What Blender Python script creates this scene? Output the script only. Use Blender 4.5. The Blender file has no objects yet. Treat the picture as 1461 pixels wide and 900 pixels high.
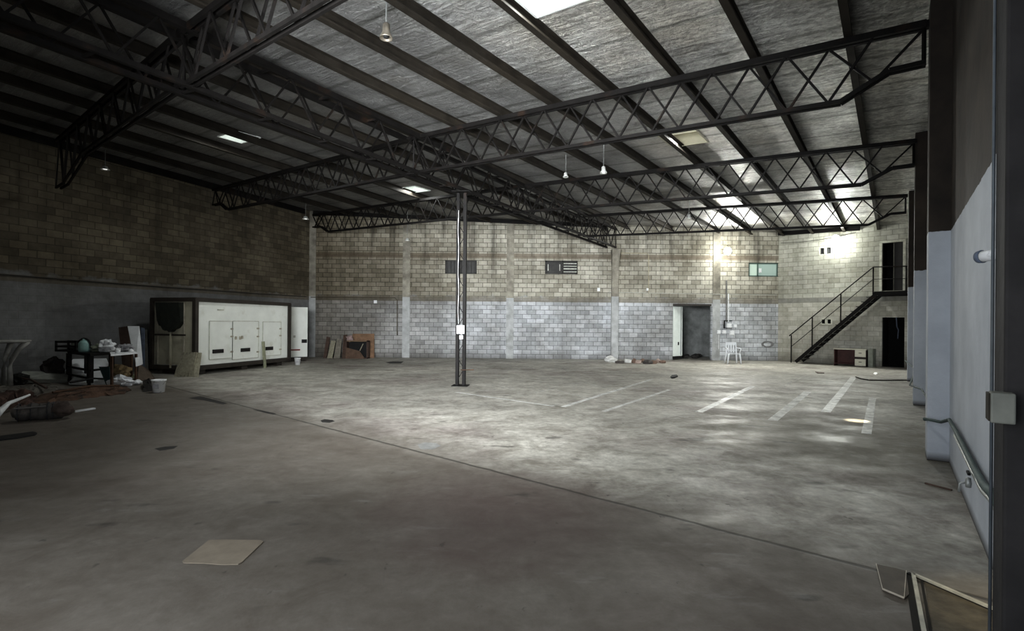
import bpy, bmesh, math, random
from mathutils import Vector, Matrix
random.seed(7)
COL = bpy.context.scene.collection

# ---------------------------------------------------------------- survey of the photograph (1461x900)
F, CX, H0, ROLL, EYE = 745.0, 730.5, 460.5, .0085, 1.65
def uw(x, y):
    dx = x - CX; dy = y - H0
    return (dx + ROLL*dy)/F, (dy - ROLL*dx)/F
def G(x, y, z=0.0):
    u, w = uw(x, y); Y = (EYE - z)/w
    return Vector((u*Y, Y, z))
def D(x, y, Y):
    u, w = uw(x, y); return Vector((u*Y, Y, EYE - w*Y))
def RZ(X, Y): return 5.75 - .037*X + .027*Y            # underside of the roof sheet
def VX(v, Y): return .6947 + .7308*Y - 1.2386*v         # x of the line v metres left of the right wall
def LWX(Y): return -17.55 + .34*Y
EU = Vector((.59, .8074, 0)); EV = Vector((-.8074, .59, 0))

# ---------------------------------------------------------------- materials
def nt_mat(name):
    m = bpy.data.materials.new(name); m.use_nodes = True
    nt = m.node_tree
    return m, nt, nt.nodes['Principled BSDF']
def nd(nt, t, **kw):
    n = nt.nodes.new(t)
    for k, v in kw.items():
        if k in n.inputs: n.inputs[k].default_value = v
        else: setattr(n, k, v)
    return n
def mathn(nt, op, a, b=None, clamp=False):
    n = nt.nodes.new('ShaderNodeMath'); n.operation = op; n.use_clamp = clamp
    for i, s in enumerate((a, b)):
        if s is None: continue
        if isinstance(s, (int, float)): n.inputs[i].default_value = s
        else: nt.links.new(s, n.inputs[i])
    return n.outputs[0]
def mixc(nt, fac, a, b, mode='MIX'):
    n = nt.nodes.new('ShaderNodeMix'); n.data_type = 'RGBA'; n.blend_type = mode
    for s, i in ((fac, 0), (a, 6), (b, 7)):
        if isinstance(s, (int, float)): n.inputs[i].default_value = s
        elif isinstance(s, (tuple, list)): n.inputs[i].default_value = (*s, 1) if len(s) == 3 else s
        else: nt.links.new(s, n.inputs[i])
    return n.outputs[2]
def rampn(nt, src, p0, p1, c0=(0,0,0), c1=(1,1,1)):
    n = nt.nodes.new('ShaderNodeValToRGB')
    n.color_ramp.elements[0].position = p0; n.color_ramp.elements[0].color = (*c0, 1)
    n.color_ramp.elements[1].position = p1; n.color_ramp.elements[1].color = (*c1, 1)
    nt.links.new(src, n.inputs[0]); return n.outputs[0]
def noise(nt, vec, scale, detail=4, rough=.6, dist=0):
    n = nt.nodes.new('ShaderNodeTexNoise')
    n.inputs['Scale'].default_value = scale; n.inputs['Detail'].default_value = detail
    n.inputs['Roughness'].default_value = rough; n.inputs['Distortion'].default_value = dist
    nt.links.new(vec, n.inputs['Vector']); return n.outputs['Fac']
def obj_co(nt): return nt.nodes.new('ShaderNodeTexCoord').outputs['Object']
def mapped(nt, vec, scale=(1,1,1), rot=(0,0,0), loc=(0,0,0)):
    n = nt.nodes.new('ShaderNodeMapping'); n.inputs['Scale'].default_value = scale
    n.inputs['Rotation'].default_value = rot; n.inputs['Location'].default_value = loc
    nt.links.new(vec, n.inputs['Vector']); return n.outputs[0]
def bump(nt, b, h, strength, dist=.02):
    n = nt.nodes.new('ShaderNodeBump'); n.inputs['Strength'].default_value = strength
    n.inputs['Distance'].default_value = dist
    nt.links.new(h, n.inputs['Height']); nt.links.new(n.outputs[0], b.inputs['Normal'])
def M(name, col, rough=.7, metal=0, var=.25, scale=6, bmp=0, dirt=None, dscale=3, dlo=.5, dhi=.7, spec=.4):
    m, nt, b = nt_mat(name); co = obj_co(nt)
    n = noise(nt, co, scale)
    lo = tuple(c*(1-var) for c in col); hi = tuple(min(1, c*(1+var)) for c in col)
    c = rampn(nt, n, .3, .7, lo, hi)
    if dirt: c = mixc(nt, rampn(nt, noise(nt, mapped(nt, co, loc=(3,7,1)), dscale, 6), dlo, dhi), c, dirt)
    nt.links.new(c, b.inputs['Base Color'])
    b.inputs['Roughness'].default_value = rough; b.inputs['Metallic'].default_value = metal
    b.inputs['Specular IOR Level'].default_value = spec
    if bmp: bump(nt, b, noise(nt, co, scale*3), bmp)
    return m
def emis(name, col, s):
    m, nt, b = nt_mat(name)
    b.inputs['Base Color'].default_value = (*col, 1)
    n = noise(nt, obj_co(nt), 3)
    nt.links.new(rampn(nt, n, .2, .8, tuple(c*.8 for c in col), col), b.inputs['Emission Color'])
    b.inputs['Emission Strength'].default_value = s
    return m

def block_mat(name, up1, up2, lo1, lo2, mort, paint_z, bands, mottle, streak=.5, smooth_low=0.0, lowx=None):
    m, nt, b = nt_mat(name); co = obj_co(nt)
    sep = nt.nodes.new('ShaderNodeSeparateXYZ'); nt.links.new(co, sep.inputs[0])
    cmb = nt.nodes.new('ShaderNodeCombineXYZ'); nt.links.new(sep.outputs[0], cmb.inputs[0]); nt.links.new(sep.outputs[2], cmb.inputs[1])
    z = sep.outputs[2]
    def brick(c1, c2, mo):
        n = nt.nodes.new('ShaderNodeTexBrick'); n.offset = .5
        n.inputs['Scale'].default_value = 1; n.inputs['Brick Width'].default_value = .41; n.inputs['Row Height'].default_value = .205
        n.inputs['Mortar Size'].default_value = .013; n.inputs['Mortar Smooth'].default_value = .3
        n.inputs['Color1'].default_value = (*c1, 1); n.inputs['Color2'].default_value = (*c2, 1); n.inputs['Mortar'].default_value = (*mo, 1)
        n.inputs['Bias'].default_value = 0
        nt.links.new(cmb.outputs[0], n.inputs['Vector']); return n
    bu = brick(up1, up2, tuple(c*mort for c in up1)); bl = brick(lo1, lo2, tuple(c*min(1,mort*1.25) for c in lo1))
    ragged = mathn(nt, 'ADD', z, mathn(nt, 'MULTIPLY', mathn(nt, 'SUBTRACT', noise(nt, co, 1.6, 5), .5), .9))
    f = mathn(nt, 'GREATER_THAN', ragged, paint_z)
    f = rampn(nt, mathn(nt, 'SUBTRACT', ragged, paint_z-.5), .42, .6)
    c = mixc(nt, f, bl.outputs[0], bu.outputs[0])
    fac = bu.outputs['Fac']
    if smooth_low:
        c = mixc(nt, mathn(nt, 'MULTIPLY', mathn(nt, 'SUBTRACT', 1, f, True), smooth_low), c, tuple((a+d)/2*.9 for a, d in zip(lo1, lo2)))
    for z0, z1, cc in bands:
        inb = mathn(nt, 'MULTIPLY', mathn(nt, 'GREATER_THAN', z, z0), mathn(nt, 'LESS_THAN', z, z1))
        c = mixc(nt, mathn(nt, 'MULTIPLY', inb, .8), c, cc)
    # mottling, streaks down from the eaves, darker foot
    c = mixc(nt, mottle, c, rampn(nt, noise(nt, co, .45, 6), .3, .72, (.42,.40,.36), (1.25,1.25,1.25)), 'MULTIPLY')
    c = mixc(nt, .55, c, rampn(nt, noise(nt, co, 4.5, 6, .7), .3, .75, (.6,.6,.58), (1.3,1.3,1.3)), 'MULTIPLY')
    st = noise(nt, mapped(nt, co, (2.2, 1, .18)), 1.0, 5)
    sf = mathn(nt, 'MULTIPLY', rampn(nt, st, .5, .68), mathn(nt, 'MULTIPLY', mathn(nt, 'SUBTRACT', z, 2.6), .28, True), True)
    c = mixc(nt, mathn(nt, 'MULTIPLY', sf, streak), c, (.035,.032,.026))
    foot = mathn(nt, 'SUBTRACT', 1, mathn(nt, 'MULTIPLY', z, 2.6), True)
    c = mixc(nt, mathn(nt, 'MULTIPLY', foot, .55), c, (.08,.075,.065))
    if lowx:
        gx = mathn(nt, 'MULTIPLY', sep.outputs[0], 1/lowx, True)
        c = mixc(nt, 1.0, c, rampn(nt, gx, .1, .9, (.50,.46,.40), (1,1,1)), 'MULTIPLY')  # shade painted over the left of the wall, on top of browner blocks
    nt.links.new(c, b.inputs['Base Color']); b.inputs['Roughness'].default_value = .88
    b.inputs['Specular IOR Level'].default_value = .15
    h = mathn(nt, 'ADD', mathn(nt, 'MULTIPLY', fac, -1.0), mathn(nt, 'MULTIPLY', noise(nt, co, 30, 3), .35))
    bump(nt, b, h, .5, .01)
    return m

def floor_mat():
    m, nt, b = nt_mat('worn_concrete'); co = obj_co(nt)
    n1 = noise(nt, co, .22, 7, .62, .3); n2 = noise(nt, mapped(nt, co, loc=(11,3,0)), 2.0, 10, .72, .5); n3 = noise(nt, co, 9, 5, .7)
    c = rampn(nt, n1, .34, .66, (.34,.335,.31), (.58,.57,.53))
    c = mixc(nt, mathn(nt, 'MULTIPLY', rampn(nt, noise(nt, mapped(nt, co, loc=(4,9,0)), .33, 6, .6), .5, .64), .5), c, (.24,.20,.195))
    c = mixc(nt, .9, c, rampn(nt, n2, .32, .70, (.50,.47,.43), (1.35,1.34,1.32)), 'MULTIPLY')
    c = mixc(nt, .8, c, rampn(nt, n3, .3, .75, (.62,.61,.60), (1.3,1.3,1.3)), 'MULTIPLY')
    sep = nt.nodes.new('ShaderNodeSeparateXYZ'); nt.links.new(co, sep.inputs[0])
    X, Y = sep.outputs[0], sep.outputs[1]
    dl = mathn(nt, 'SUBTRACT', mathn(nt, 'ADD', mathn(nt, 'MULTIPLY', X, .651), mathn(nt, 'MULTIPLY', Y, .759)), 4.285)
    # older, browner slab on the near side of the joint
    near = mathn(nt, 'SUBTRACT', 0, dl)
    nf = mathn(nt, 'MULTIPLY', mathn(nt, 'ADD', near, .9), .9, True)
    c = mixc(nt, mathn(nt, 'MULTIPLY', nf, .80), c, (.108,.090,.073))
    # broad purple-brown stain in the middle of the near slab
    sx = mathn(nt, 'MULTIPLY', mathn(nt, 'SUBTRACT', X, -.1), .62); sy = mathn(nt, 'MULTIPLY', mathn(nt, 'SUBTRACT', Y, 4.6), .55)
    rr = mathn(nt, 'ADD', mathn(nt, 'MULTIPLY', sx, sx), mathn(nt, 'MULTIPLY', sy, sy))
    sf = mathn(nt, 'MULTIPLY', mathn(nt, 'SUBTRACT', 1.1, mathn(nt, 'ADD', rr, n2), True), 1.0, True)
    c = mixc(nt, mathn(nt, 'MULTIPLY', sf, .75), c, (.125,.082,.080))
    tx = mathn(nt, 'MULTIPLY', mathn(nt, 'SUBTRACT', X, 5.0), .34); ty = mathn(nt, 'MULTIPLY', mathn(nt, 'SUBTRACT', Y, 7.6), .30)
    r2 = mathn(nt, 'ADD', mathn(nt, 'MULTIPLY', tx, tx), mathn(nt, 'MULTIPLY', ty, ty))
    tf = mathn(nt, 'MULTIPLY', mathn(nt, 'SUBTRACT', 1.35, mathn(nt, 'ADD', r2, n2), True), 1.1, True)
    c = mixc(nt, mathn(nt, 'MULTIPLY', tf, .8), c, (.15,.135,.10))
    # dark oil spots
    sp = rampn(nt, noise(nt, mapped(nt, co, (1,1.7,1), loc=(31,5,0)), 1.5, 3, .55), .66, .72)
    c = mixc(nt, mathn(nt, 'MULTIPLY', sp, .55), c, (.045,.042,.038))
    sp2 = rampn(nt, noise(nt, mapped(nt, co, (1.6,1,1), loc=(2,8,0)), 5.5, 3, .6), .68, .73)
    c = mixc(nt, mathn(nt, 'MULTIPLY', sp2, .5), c, (.05,.045,.04))
    # pale scuffs
    pa = rampn(nt, noise(nt, mapped(nt, co, (.7,2.2,1), (0,0,.6), (7,1,0)), 1.7, 7, .7), .60, .72)
    c = mixc(nt, mathn(nt, 'MULTIPLY', pa, .35), c, (.33,.33,.32))
    # contraction joint
    wob = mathn(nt, 'MULTIPLY', mathn(nt, 'SUBTRACT', noise(nt, co, 3, 4), .5), .05)
    ad = mathn(nt, 'ABSOLUTE', mathn(nt, 'ADD', dl, wob))
    jf = mathn(nt, 'MULTIPLY', mathn(nt, 'SUBTRACT', .032, ad, True), 45, True)
    c = mixc(nt, mathn(nt, 'MULTIPLY', jf, .75), c, (.04,.036,.03))
    nt.links.new(c, b.inputs['Base Color'])
    nt.links.new(rampn(nt, noise(nt, mapped(nt, co, (.8,1,1)), 1.1, 7, .65), .36, .62, (.42,)*3, (.75,)*3), b.inputs['Roughness'])
    b.inputs['Specular IOR Level'].default_value = .38
    h = mathn(nt, 'ADD', mathn(nt, 'MULTIPLY', n2, .9), mathn(nt, 'ADD', mathn(nt, 'MULTIPLY', n3, .25), mathn(nt, 'MULTIPLY', jf, -.6)))
    bump(nt, b, h, .35, .02)
    return m

def foil_mat():
    m, nt, b = nt_mat('silver_foil_insulation'); co = obj_co(nt)
    r = mapped(nt, co, rot=(0, 0, -math.atan2(EU.y, EU.x)))       # x runs with the purlins, y across them
    wr = noise(nt, mapped(nt, r, (5.5, .7, 1)), 1.2, 6, .6, .8)      # long wrinkles across the purlins
    cr = noise(nt, r, 16, 5, .7, 1.5)
    vo = nt.nodes.new('ShaderNodeTexVoronoi'); vo.feature = 'DISTANCE_TO_EDGE'; vo.inputs['Scale'].default_value = 6
    nt.links.new(mapped(nt, r, (1, 1.6, 1)), vo.inputs['Vector'])
    wv = nt.nodes.new('ShaderNodeTexWave'); wv.bands_direction = 'X'; wv.inputs['Scale'].default_value = .26; wv.inputs['Distortion'].default_value = .6
    nt.links.new(r, wv.inputs['Vector'])
    seam = rampn(nt, wv.outputs['Fac'], .0, .03, (0,0,0), (1,1,1))
    big = noise(nt, r, .8, 4)
    c = rampn(nt, noise(nt, r, .9, 6, .6), .3, .7, (.19,.189,.185), (.40,.40,.395))
    c = mixc(nt, mathn(nt, 'MULTIPLY', rampn(nt, noise(nt, mapped(nt, r, loc=(3,3,3)), .35, 4), .52, .68), .2), c, (.36,.31,.22))
    c = mixc(nt, mathn(nt, 'MULTIPLY', mathn(nt, 'SUBTRACT', 1, seam), .6), c, (.10,.10,.09))
    sy_ = nt.nodes.new('ShaderNodeSeparateXYZ'); nt.links.new(r, sy_.inputs[0])
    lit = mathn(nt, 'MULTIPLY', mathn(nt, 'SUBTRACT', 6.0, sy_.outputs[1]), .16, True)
    c = mixc(nt, lit, c, (2.3,2.3,2.22), 'MULTIPLY')  # light painted into the foil colour, growing towards the right wall
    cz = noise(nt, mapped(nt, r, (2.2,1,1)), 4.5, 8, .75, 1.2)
    c = mixc(nt, mathn(nt, 'ADD', .2, mathn(nt, 'MULTIPLY', lit, .7)), c, rampn(nt, cz, .40, .60, (.55,.54,.52), (1.4,1.4,1.38)), 'MULTIPLY')  # crumple highlights and dark creases painted into the colour, strongest at the right
    nt.links.new(c, b.inputs['Base Color']); b.inputs['Metallic'].default_value = .62
    nt.links.new(rampn(nt, cr, .3, .7, (.42,)*3, (.62,)*3), b.inputs['Roughness'])
    sx_ = nt.nodes.new('ShaderNodeSeparateXYZ'); nt.links.new(r, sx_.inputs[0])
    # foil is slack and crumpled towards the right wall, taut on the far side of the hall
    slack = mathn(nt, 'ADD', .3, mathn(nt, 'MULTIPLY', mathn(nt, 'SUBTRACT', 5.5, sx_.outputs[1]), .16, True))
    cru = mathn(nt, 'MULTIPLY', mathn(nt, 'ADD', mathn(nt, 'MULTIPLY', cr, 1.3), mathn(nt, 'MULTIPLY', vo.outputs[0], 1.2)), slack)
    h = mathn(nt, 'ADD', mathn(nt, 'MULTIPLY', mathn(nt, 'MULTIPLY', wr, 3.6), slack), cru)
    h = mathn(nt, 'ADD', h, mathn(nt, 'MULTIPLY', big, 2.5))
    bump(nt, b, h, 1.0, .06)
    return m

STEEL = M('dark_painted_steel', (.009,.008,.0075), .6, 0, .35, 5, 0, (.03,.018,.012), 2.5, .58, .75, spec=.2)
STEEL2 = M('purlin_steel', (.030,.026,.021), .6, 0, .35, 3, 0, (.042,.035,.026), .8, .5, .75, spec=.15)
RUSTY = M('rusted_steel', (.09,.05,.03), .8, .2, .4, 9)
PIPEM = M('galvanised_pipe', (.34,.35,.34), .45, .5, .2, 8)
CABLE = M('black_cable_sheath', (.03,.028,.025), .6)
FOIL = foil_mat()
FLOOR = floor_mat()
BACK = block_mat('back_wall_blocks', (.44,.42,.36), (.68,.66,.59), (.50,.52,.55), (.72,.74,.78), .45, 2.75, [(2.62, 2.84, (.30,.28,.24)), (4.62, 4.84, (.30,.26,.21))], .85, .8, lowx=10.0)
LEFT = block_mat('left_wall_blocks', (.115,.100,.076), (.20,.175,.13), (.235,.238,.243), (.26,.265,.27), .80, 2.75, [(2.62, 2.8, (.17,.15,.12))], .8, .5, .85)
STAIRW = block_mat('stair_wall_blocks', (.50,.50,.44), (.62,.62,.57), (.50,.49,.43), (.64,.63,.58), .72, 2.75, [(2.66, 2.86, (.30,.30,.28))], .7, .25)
ROOMW = M('grey_room_render', (.25,.26,.255), .9, 0, .35, 2.5)
CONC = M('raw_concrete_column', (.34,.32,.27), .9, 0, .3, 3, .2, (.13,.12,.10), 1.4, .48, .75)
CONCG = M('washed_concrete_column', (.48,.49,.49), .9, 0, .2, 3, .2, (.25,.25,.24), 1.4, .5, .8)
def painted_wall():
    m, nt, b = nt_mat('half_painted_plaster'); co = obj_co(nt)
    sep = nt.nodes.new('ShaderNodeSeparateXYZ'); nt.links.new(co, sep.inputs[0])
    z = mathn(nt, 'ADD', sep.outputs[2], mathn(nt, 'MULTIPLY', mathn(nt, 'SUBTRACT', noise(nt, co, 5, 4), .5), .07))
    f = mathn(nt, 'GREATER_THAN', z, 2.82)
    lo = rampn(nt, noise(nt, co, 1.3, 5), .3, .7, (.46,.49,.54), (.60,.63,.68))
    up = rampn(nt, noise(nt, co, 1.6, 6), .3, .7, (.018,.014,.011), (.060,.045,.034))
    c = mixc(nt, f, lo, up)
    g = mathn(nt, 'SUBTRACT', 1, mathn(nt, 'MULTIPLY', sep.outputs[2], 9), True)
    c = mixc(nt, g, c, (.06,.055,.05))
    nt.links.new(c, b.inputs['Base Color']); b.inputs['Roughness'].default_value = .8
    bump(nt, b, noise(nt, co, 6, 5), .35, .02)
    return m
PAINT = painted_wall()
DARKPIL = M('unpainted_dark_pillar', (.026,.024,.024), .8, 0, .35, 4, .2)
WHITEP = M('white_panel_paint', (.80,.82,.78), .5, 0, .06, 2, 0, (.5,.49,.40), 1.6, .58, .85)
CREAM = M('cream_panel', (.42,.40,.31), .6, 0, .12, 3, 0, (.22,.19,.13), 2, .55, .75)
BLACK = M('matt_black', (.012,.012,.012), .7)
VOID = M('unlit_interior', (.006,.006,.006), .95)
BUCKW = M('white_plastic', (.86,.87,.88), .45, 0, .06, 4, 0, (.25,.24,.23), 9, .56, .7)
CHAIRW = M('white_chair_plastic', (.80,.82,.85), .4, 0, .04)
WOOD = M('grey_weathered_wood', (.36,.34,.26), .85, 0, .25, 14, .2)
CARD = M('brown_cardboard', (.24,.17,.11), .85, 0, .15, 5)
CARDG = M('dusty_cardboard', (.25,.215,.17), .85, 0, .12, 7)
BROWN = M('dark_brown_board', (.10,.065,.05), .7, 0, .3, 6)
FOAM = M('white_foam_board', (.80,.82,.84), .8, 0, .12, 3)
RUG = M('rust_brown_sacking', (.11,.066,.045), .95, 0, .55, 5, .6, (.03,.025,.022), 3, .5, .62)
TARP = M('grey_canvas', (.095,.088,.082), .8, 0, .45, 4, .4, (.22,.19,.17), 2, .58, .7)
GREENT = M('teal_plastic_sheet', (.03,.07,.075), .5)
GREENH = M('pale_teal_plastic', (.35,.55,.52), .35)
TAN = M('tan_wicker', (.36,.27,.15), .85, 0, .4, 22, .6)
GREENG = M('grey_green_pipe', (.10,.13,.125), .65, spec=.2)
BLUEG = M('blue_grey_board', (.14,.17,.23), .7)
LINE = None
def line_mat():
    m, nt, b = nt_mat('worn_white_line_paint'); co = obj_co(nt)
    b.inputs['Base Color'].default_value = (.85,.85,.82,1); b.inputs['Roughness'].default_value = .45
    g = nt.nodes.new('ShaderNodeTexCoord')
    nz = noise(nt, co, 3.5, 8, .75)
    nt.links.new(rampn(nt, nz, .25, .60, (.25,)*3, (.85,)*3), b.inputs['Alpha'])
    return m
LINE = line_mat()
def line_mat2():
    m, nt, b = nt_mat('nearly_gone_line_paint'); co = obj_co(nt)
    b.inputs['Base Color'].default_value = (.75,.75,.72,1); b.inputs['Roughness'].default_value = .45
    nt.links.new(rampn(nt, noise(nt, co, 3.5, 8, .75), .42, .70, (0,)*3, (.5,)*3), b.inputs['Alpha'])
    return m
LINE2 = line_mat2()
FROST = emis('frosted_green_pane', (.36,.46,.42), .22)
SKYE = emis('bright_sky_panel', (.93,1.0,.95), 1.5)
SKYD = emis('yellowed_sky_panel', (.75,.74,.62), .45)
LAMPE = emis('lit_lamp_glass', (1,1,.93), 40)
GLOW = emis('pale_lamp_glass', (.8,.85,.8), .55)

# ---------------------------------------------------------------- mesh helpers
class MB:
    def __init__(s): s.v = []; s.f = []
    def quad(s, *p):
        i = len(s.v); s.v += [Vector(q) for q in p]; s.f.append(tuple(range(i, i+len(p)))); return s
    def hexa(s, p):           # 8 points: bottom 4, top 4 (counter-clockwise from above)
        i = len(s.v); s.v += [Vector(q) for q in p]
        for f in ((3,2,1,0),(4,5,6,7),(0,1,5,4),(1,2,6,5),(2,3,7,6),(3,0,4,7)): s.f.append(tuple(i+k for k in f))
        return s
    def box(s, c, size, ax=None, ay=None, az=None):
        c = Vector(c); ax = Vector(ax or (1,0,0)).normalized(); az = Vector(az or (0,0,1)).normalized()
        ay = Vector(ay).normalized() if ay is not None else az.cross(ax).normalized()
        a, b, d = ax*size[0]/2, ay*size[1]/2, az*size[2]/2
        return s.hexa([c-a-b-d, c+a-b-d, c+a+b-d, c-a+b-d, c-a-b+d, c+a-b+d, c+a+b+d, c-a+b+d])
    def bar(s, p, q, w, h, up=(0,0,1)):
        p, q = Vector(p), Vector(q); d = (q-p); L = d.length; d.normalize()
        side = d.cross(Vector(up))
        if side.length < 1e-4: side = d.cross(Vector((1,0,0)))
        side.normalize(); u = side.cross(d).normalized()
        return s.box((p+q)/2, (L, w, h), d, side*-1, u)
    def tube(s, path, r, n=8, cap=True):
        P = [Vector(p) for p in path]; rs = r if isinstance(r, (list, tuple)) else [r]*len(P)
        base = len(s.v); ref = Vector((0,0,1))
        for k, p in enumerate(P):
            t = (P[min(k+1, len(P)-1)] - P[max(k-1, 0)]).normalized()
            a = t.cross(ref)
            if a.length < .05: a = t.cross(Vector((0,1,0)))
            a.normalize(); bb = a.cross(t).normalized()
            for j in range(n):
                an = 2*math.pi*j/n; s.v.append(p + (a*math.cos(an)+bb*math.sin(an))*rs[k])
        for k in range(len(P)-1):
            for j in range(n):
                a0 = base+k*n+j; a1 = base+k*n+(j+1) % n
                s.f.append((a0, a1, a1+n, a0+n))
        if cap:
            s.f.append(tuple(base+j for j in range(n))[::-1]); s.f.append(tuple(base+(len(P)-1)*n+j for j in range(n)))
        return s
    def lathe(s, c, prof, n=20, ax=(0,0,1)):
        c = Vector(c); q = Vector((0,0,1)).rotation_difference(Vector(ax)); base = len(s.v)
        for r, z in prof:
            for j in range(n):
                an = 2*math.pi*j/n; s.v.append(c + q @ Vector((r*math.cos(an), r*math.sin(an), z)))
        for k in range(len(prof)-1):
            for j in range(n):
                a0 = base+k*n+j; a1 = base+k*n+(j+1) % n
                s.f.append((a0, a1, a1+n, a0+n))
        return s
    def blob(s, c, size, seed=0, amp=.25, fr=2.0, sub=3, flat=None, rz=0):
        from mathutils import noise as mn
        bm = bmesh.new(); bmesh.ops.create_icosphere(bm, subdivisions=sub, radius=1)
        base = len(s.v); off = Vector((seed*3.7, seed*1.3, seed*2.1)); R = Matrix.Rotation(rz, 3, 'Z')
        for v in bm.verts:
            d = 1 + amp*mn.noise(v.co*fr+off)*2 + amp*.5*mn.noise(v.co*fr*3+off)
            p = Vector((v.co.x*size[0]/2, v.co.y*size[1]/2, v.co.z*size[2]/2))*d
            if flat is not None: p.z = max(p.z, -size[2]/2*flat)
            s.v.append(Vector(c) + R @ p)
        for f in bm.faces: s.f.append(tuple(base+v.index for v in f.verts))
        bm.free(); return s
    def build(s, name, mat, parent=None, smooth=False, bevel=0, loc=None):
        root = parent
        off = Vector((0,0,0))
        p = parent
        while p is not None: off += p.location; p = p.parent
        me = bpy.data.meshes.new(name)
        if loc is not None: loc = Vector(loc) - off
        else: loc = Vector((0,0,0))
        me.from_pydata([v-off-loc for v in s.v], [], s.f); me.materials.append(mat)
        if smooth:
            for f in me.polygons: f.use_smooth = True
        me.update(); o = bpy.data.objects.new(name, me); COL.objects.link(o); o.location = loc
        if parent is not None: o.parent = parent
        if bevel:
            b = o.modifiers.new('bevel', 'BEVEL'); b.width = bevel; b.segments = 2; b.limit_method = 'ANGLE'
        return o
def tag(o, label, cat, group=None):
    o['label'] = label; o['category'] = cat
    if group: o['group'] = group
    return o
def thing(name, label, cat, loc, group=None):
    o = bpy.data.objects.new(name, None); COL.objects.link(o); o.location = Vector(loc); o.empty_display_size = .1
    return tag(o, label, cat, group)
def struct(o): o['kind'] = 'structure'; return o

# ---------------------------------------------------------------- camera
cam = bpy.data.cameras.new('camera'); co = bpy.data.objects.new('camera', cam); COL.objects.link(co)
cam.sensor_width = 36; cam.lens = F/1461*36; cam.shift_y = (450-(900-H0) + 0)/1461*-1 if False else 10.5/1461
cam.clip_end = 300; cam.clip_start = .05
co.matrix_world = Matrix.Translation((0,0,EYE)) @ Matrix.Rotation(-ROLL, 4, 'Y') @ Matrix.Rotation(math.pi/2, 4, 'X')
bpy.context.scene.camera = co

# ---------------------------------------------------------------- room shell
class Wall:
    def __init__(s, name, P0, P1, holes, mat, top=None, reveal=.16, flip=False):
        s.P = Vector((*P0, 0)); d = Vector((P1[0]-P0[0], P1[1]-P0[1], 0)); s.L = d.length; s.d = d.normalized()
        s.n = Vector((s.d.y, -s.d.x, 0))*(-1 if flip else 1)          # towards the hall
        xs = sorted({0, s.L} | {a for h in holes for a in h[:2]} | {s.L*i/8 for i in range(1, 8)}); zs = sorted({0, 1.0} | {a for h in holes for a in h[2:4]})
        b = MB()
        def T(x):
            p = s.P + s.d*x; return (top(p.x, p.y) if top else RZ(p.x, p.y)) + .02
        def pt(x, z, q=0): return Vector((x, 0, z)) + Vector((0, q, 0))
        s.ang = math.atan2(s.d.y, s.d.x)
        inside = -1 if not flip else 1
        for i in range(len(xs)-1):
            x0, x1 = xs[i], xs[i+1]
            for k in range(len(zs)):
                z0 = zs[k]; last = k == len(zs)-1
                za, zb = (T(x0), T(x1)) if last else (zs[k+1], zs[k+1])
                cx, cz = (x0+x1)/2, (z0+min(za, zb))/2
                if any(h[0] < cx < h[1] and h[2] < cz < h[3] for h in holes): continue
                b.quad(pt(x0,z0), pt(x1,z0), pt(x1,zb), pt(x0,za))
        for h in holes:
            r = -inside*reveal
            x0, x1, z0, z1 = h[:4]
            b.quad(pt(x0,z0), pt(x0,z0,r), pt(x0,z1,r), pt(x0,z1)); b.quad(pt(x1,z0), pt(x1,z1), pt(x1,z1,r), pt(x1,z0,r))
            b.quad(pt(x0,z1), pt(x0,z1,r), pt(x1,z1,r), pt(x1,z1)); b.quad(pt(x0,z0), pt(x1,z0), pt(x1,z0,r), pt(x0,z0,r))
        me = bpy.data.meshes.new(name); me.from_pydata(b.v, [], b.f); me.materials.append(mat); me.update()
        o = bpy.data.objects.new(name, me); COL.objects.link(o); o.location = s.P; o.rotation_euler = (0,0,s.ang); struct(o); s.o = o
    def W(s, x, q, z): return s.P + s.d*x + s.n*q + Vector((0,0,z))
    def px(s, x, y, q=0):
        u, w = uw(x, y); A = s.P + s.n*q
        t = (u*A.y - A.x)/(s.d.x - u*s.d.y); Y = A.y + t*s.d.y
        return t, EYE - w*Y
FW0 = Vector((.18,-.70,0))
LC = Vector((-9.36, 24.1, 0)); RC = (12.28, 24.1)
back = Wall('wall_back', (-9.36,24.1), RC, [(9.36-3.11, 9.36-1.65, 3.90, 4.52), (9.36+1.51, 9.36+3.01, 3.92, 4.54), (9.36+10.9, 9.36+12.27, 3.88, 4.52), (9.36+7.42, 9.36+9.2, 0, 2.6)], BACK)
stair = Wall('wall_stair', RC, (15.75,20.55), [(3.97,4.66,3.08,5.02), (3.98,4.72,0,2.0), (1.66,2.17,4.72,5.08), (1.75,2.19,1.69,1.96)], STAIRW)
right = Wall('wall_right', (15.75+.6,21.43), (.18-.1,-.83), [], PAINT)
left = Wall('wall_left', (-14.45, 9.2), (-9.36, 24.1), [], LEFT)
# front wall behind the camera with the big loading opening
front = Wall('wall_front', (.18,-.70), (-14.5, 9.97), [(.75, 5.6, 0, 4.3)], CONC)

fl = MB(); fl.quad((-17,-6,0), (19,-6,0), (19,28.5,0), (-17,28.5,0))
floor = struct(fl.build('floor', FLOOR))

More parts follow.
